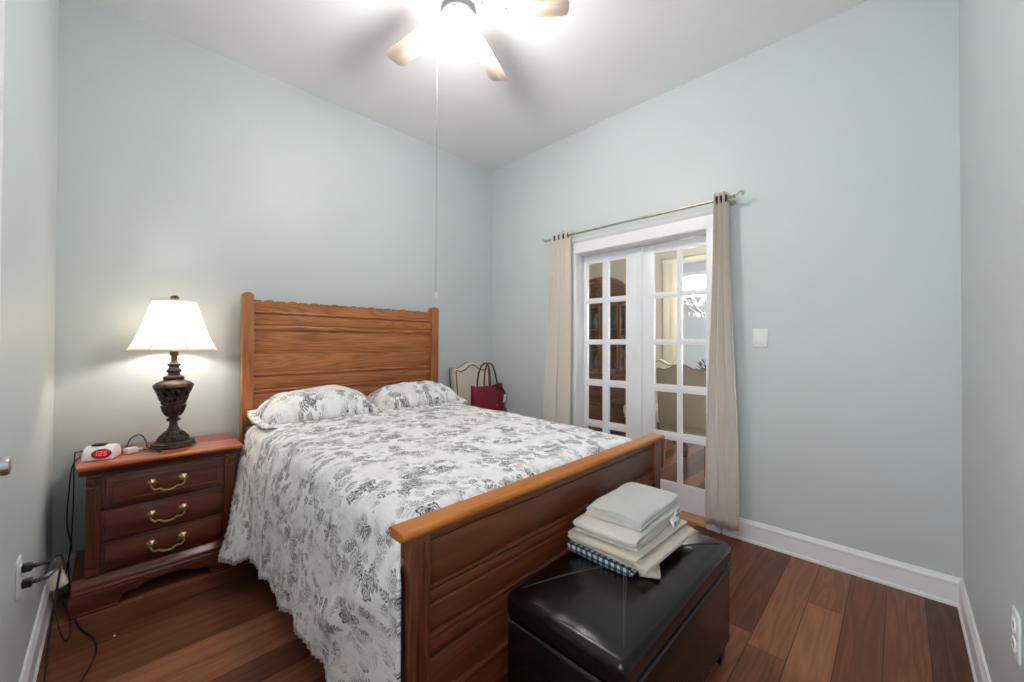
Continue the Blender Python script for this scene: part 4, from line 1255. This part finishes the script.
# chandelier over the table
cd = thing('chandelier', 'crystal chandelier with candle lights hanging in the dining room', 'chandelier', (4.80, 1.66, 0))
CZ = 1.63
MB().lathe([(.05, H-.02), (.055, H-.001)], seg=16).cyl((0, 0, CZ+.30), (0, 0, H-.01), .006).build('hanging_chain', 'chand', cd)
MB().lathe([(.006, CZ-.10), (.03, CZ-.08), (.045, CZ-.04), (.02, CZ), (.018, CZ+.05), (.04, CZ+.10), (.025, CZ+.16), (.012, CZ+.22), (.02, CZ+.28), (.006, CZ+.32)], seg=16).build('stem', 'chand', cd)
for k in range(8):
    a = 2*PI*k/8+.3; ca, sa = math.cos(a), math.sin(a)
    ar = MB().tube([(.03*ca, .03*sa, CZ-.03), (.11*ca, .11*sa, CZ-.07), (.20*ca, .20*sa, CZ-.02), (.27*ca, .27*sa, CZ+.05), (.28*ca, .28*sa, CZ+.08)], .006, 8, 5)
    ar.lathe([(.012, CZ+.075), (.036, CZ+.082), (.034, CZ+.088), (.010, CZ+.090), (.010, CZ+.150), (.004, CZ+.152)], (.28*ca, .28*sa, 0), 12)
    arm = ar.build('arm', 'chand', cd)
    MB().ball((.28*ca, .28*sa, CZ+.170), .011, (1, 1, 1.8), 10).build('candle_bulb', 'candle', arm)
    def drop(prof, c):
        MB().lathe(prof, c, 6).build('crystal_drop', 'crystal', arm)
    for q in range(5):
        b = a+q*2*PI/5
        drop([(.0015, 0), (.008, -.012), (.006, -.030), (.001, -.040)], (.28*ca+.034*math.cos(b), .28*sa+.034*math.sin(b), CZ+.080))
    for q in range(4):
        r = .10+.045*q; drop([(.0015, 0), (.009, -.014), (.006, -.034), (.001, -.046)], (r*ca, r*sa, CZ-.07+.01*q))
    sw_ = [(r_*ca, r_*sa, CZ+.22-.15*t-.10*math.sin(t*PI)) for t, r_ in [(q/24, .04+.23*q/24) for q in range(25)]]
    MB().tube(sw_, lambda t: .0075 if int(round(t*24)) % 2 else .0025, 6).build('crystal_swag', 'crystal', arm)

# china cabinet against the far wall
cb = thing('china_cabinet', 'arched wooden china cabinet seen through the left french door', 'cabinet', (5.30, 3.245, 0), math.radians(-90))
# local frame: x along the front (left is +y world), y into the wall; front at y = -.24
CW, CF, CK = .44, -.24, .235
m = MB().box(-CW, CW, CF, CK, .10, .78, .004).box(-CW-.02, CW+.02, CF-.02, CK, 0, .11, .008).box(-CW-.025, CW+.025, CF-.03, CK, .78, .82, .010)
for x in (-CW+.02, CW-.02): m.cyl((x, CF-.006, .13), (x, CF-.006, .77), .022, seg=12)
lower = m.build('base_cabinet', 'cab_x', cb)
for (z0, z1) in ((.57, .76), (.36, .55), (.13, .34)):
    for (a, b) in ((-CW+.05, -.006), (.006, CW-.05)):
        d = MB().box(a, b, CF-.014, CF+.01, z0, z1, .006).box(a+.025, b-.025, CF-.021, CF-.010, z0+.03, z1-.03, .006).build('drawer', 'cab_x', lower)
        k = MB()
        c = (a+b)/2; k.tube([(c-.04, CF-.02, (z0+z1)/2+.01), (c-.04, CF-.042, (z0+z1)/2), (c, CF-.045, (z0+z1)/2-.012), (c+.04, CF-.042, (z0+z1)/2), (c+.04, CF-.02, (z0+z1)/2+.01)], .005, 6, 3)
        k.build('drawer_pull', 'brass', d) if False else k.build('drawer_pull', 'brass', lower)
m = MB().box(-CW, -CW+.025, CF+.02, CK, .82, 1.84).box(CW-.025, CW, CF+.02, CK, .82, 1.84).box(-CW, CW, CK-.02, CK, .82, 1.84)
m.box(-CW, CW, CF+.02, CK, 1.80, 1.86)
for x in (-.30, .30): m.box(x-.012, x+.012, CF+.01, CF+.03, .82, 1.84)
upper = m.build('upper_carcass', 'cab_z', cb)
for z in (1.12, 1.45): MB().box(-CW+.025, CW-.025, CF+.06, CK-.02, z, z+.012).build('shelf', 'cab_x', upper)
for (a, b) in ((-CW, -.31), (-.29, -.005), (.005, .29), (.31, CW)):
    f = MB().box(a, a+.026, CF-.004, CF+.018, .83, 1.82, .005).box(b-.026, b, CF-.004, CF+.018, .83, 1.82, .005).box(a, b, CF-.004, CF+.018, .83, .88, .005).box(a, b, CF-.004, CF+.018, 1.76, 1.82, .005)
    fr = f.build('glazed_door', 'cab_z', cb)
    MB().box(a+.02, b-.02, CF+.006, CF+.010, .87, 1.77).build('glass_pane', 'glass', fr)
# arched bonnet
def arch(r_out, z0, rise, n=28): return [(r_out*math.cos(PI-PI*k/n), z0+rise*math.sin(PI-PI*k/n)) for k in range(n+1)]
MB().prism(arch(CW+.01, 1.84, .29), 'y', CF+.03, CK).build('bonnet', 'cab_x', cb)
mo = MB()
for (ro, z0, rise, r) in ((CW+.035, 1.85, .315, .020), (CW+.01, 1.85, .290, .014), (CW-.025, 1.85, .262, .011)):
    mo.tube([(x, CF+.005, z) for x, z in arch(ro, z0, rise)], r, 8)
mo.box(-CW-.04, CW+.04, CF-.02, CF+.06, 1.815, 1.86, .008)
mo.build('bonnet_moulding', 'cab_z', cb)
cv = MB()
for s in (-1, 1):
    cv.tube([(s*.02, CF+.0, 2.13), (s*.06, CF-.01, 2.07), (s*.13, CF-.01, 2.03), (s*.16, CF-.008, 1.97), (s*.12, CF-.01, 1.94), (s*.09, CF-.01, 1.97)], lambda t: .020-.010*t, 8, 5)
    cv.tube([(s*.03, CF, 2.06), (s*.05, CF, 1.98), (s*.03, CF, 1.92)], .012, 8, 4)
cv.ball((0, CF-.005, 2.09), .04, (1, .5, 1.2)); cv.ball((0, CF-.005, 1.98), .028, (1, .5, 1.2))
cv.build('carved_crest', 'cab_x', cb)
# china on the shelves, standing in the cabinet
proto = None
items = [(-.19, .833, 'lowest shelf, left'), (.17, .833, 'lowest shelf, right'), (-.15, 1.1325, 'middle shelf, left'), (.20, 1.1325, 'middle shelf, right'), (-.20, 1.4625, 'top shelf, left'), (.15, 1.4625, 'top shelf, right')]
for k, (x, z, w) in enumerate(items):
    lab = 'pale vase in the china cabinet on the ' + w
    loc = (5.30+.02, 3.245-x, z)
    if proto is None:
        proto = thing('vase', lab, 'vase', loc, 0, 'china in the cabinet')
        MB().lathe([(.035, 0), (.04, .006), (.030, .02), (.060, .08), (.068, .12), (.045, .17), (.026, .20), (.040, .225), (.030, .222)], seg=20).build('vase_body', 'china', proto)
    else: dup(proto, lab, loc)
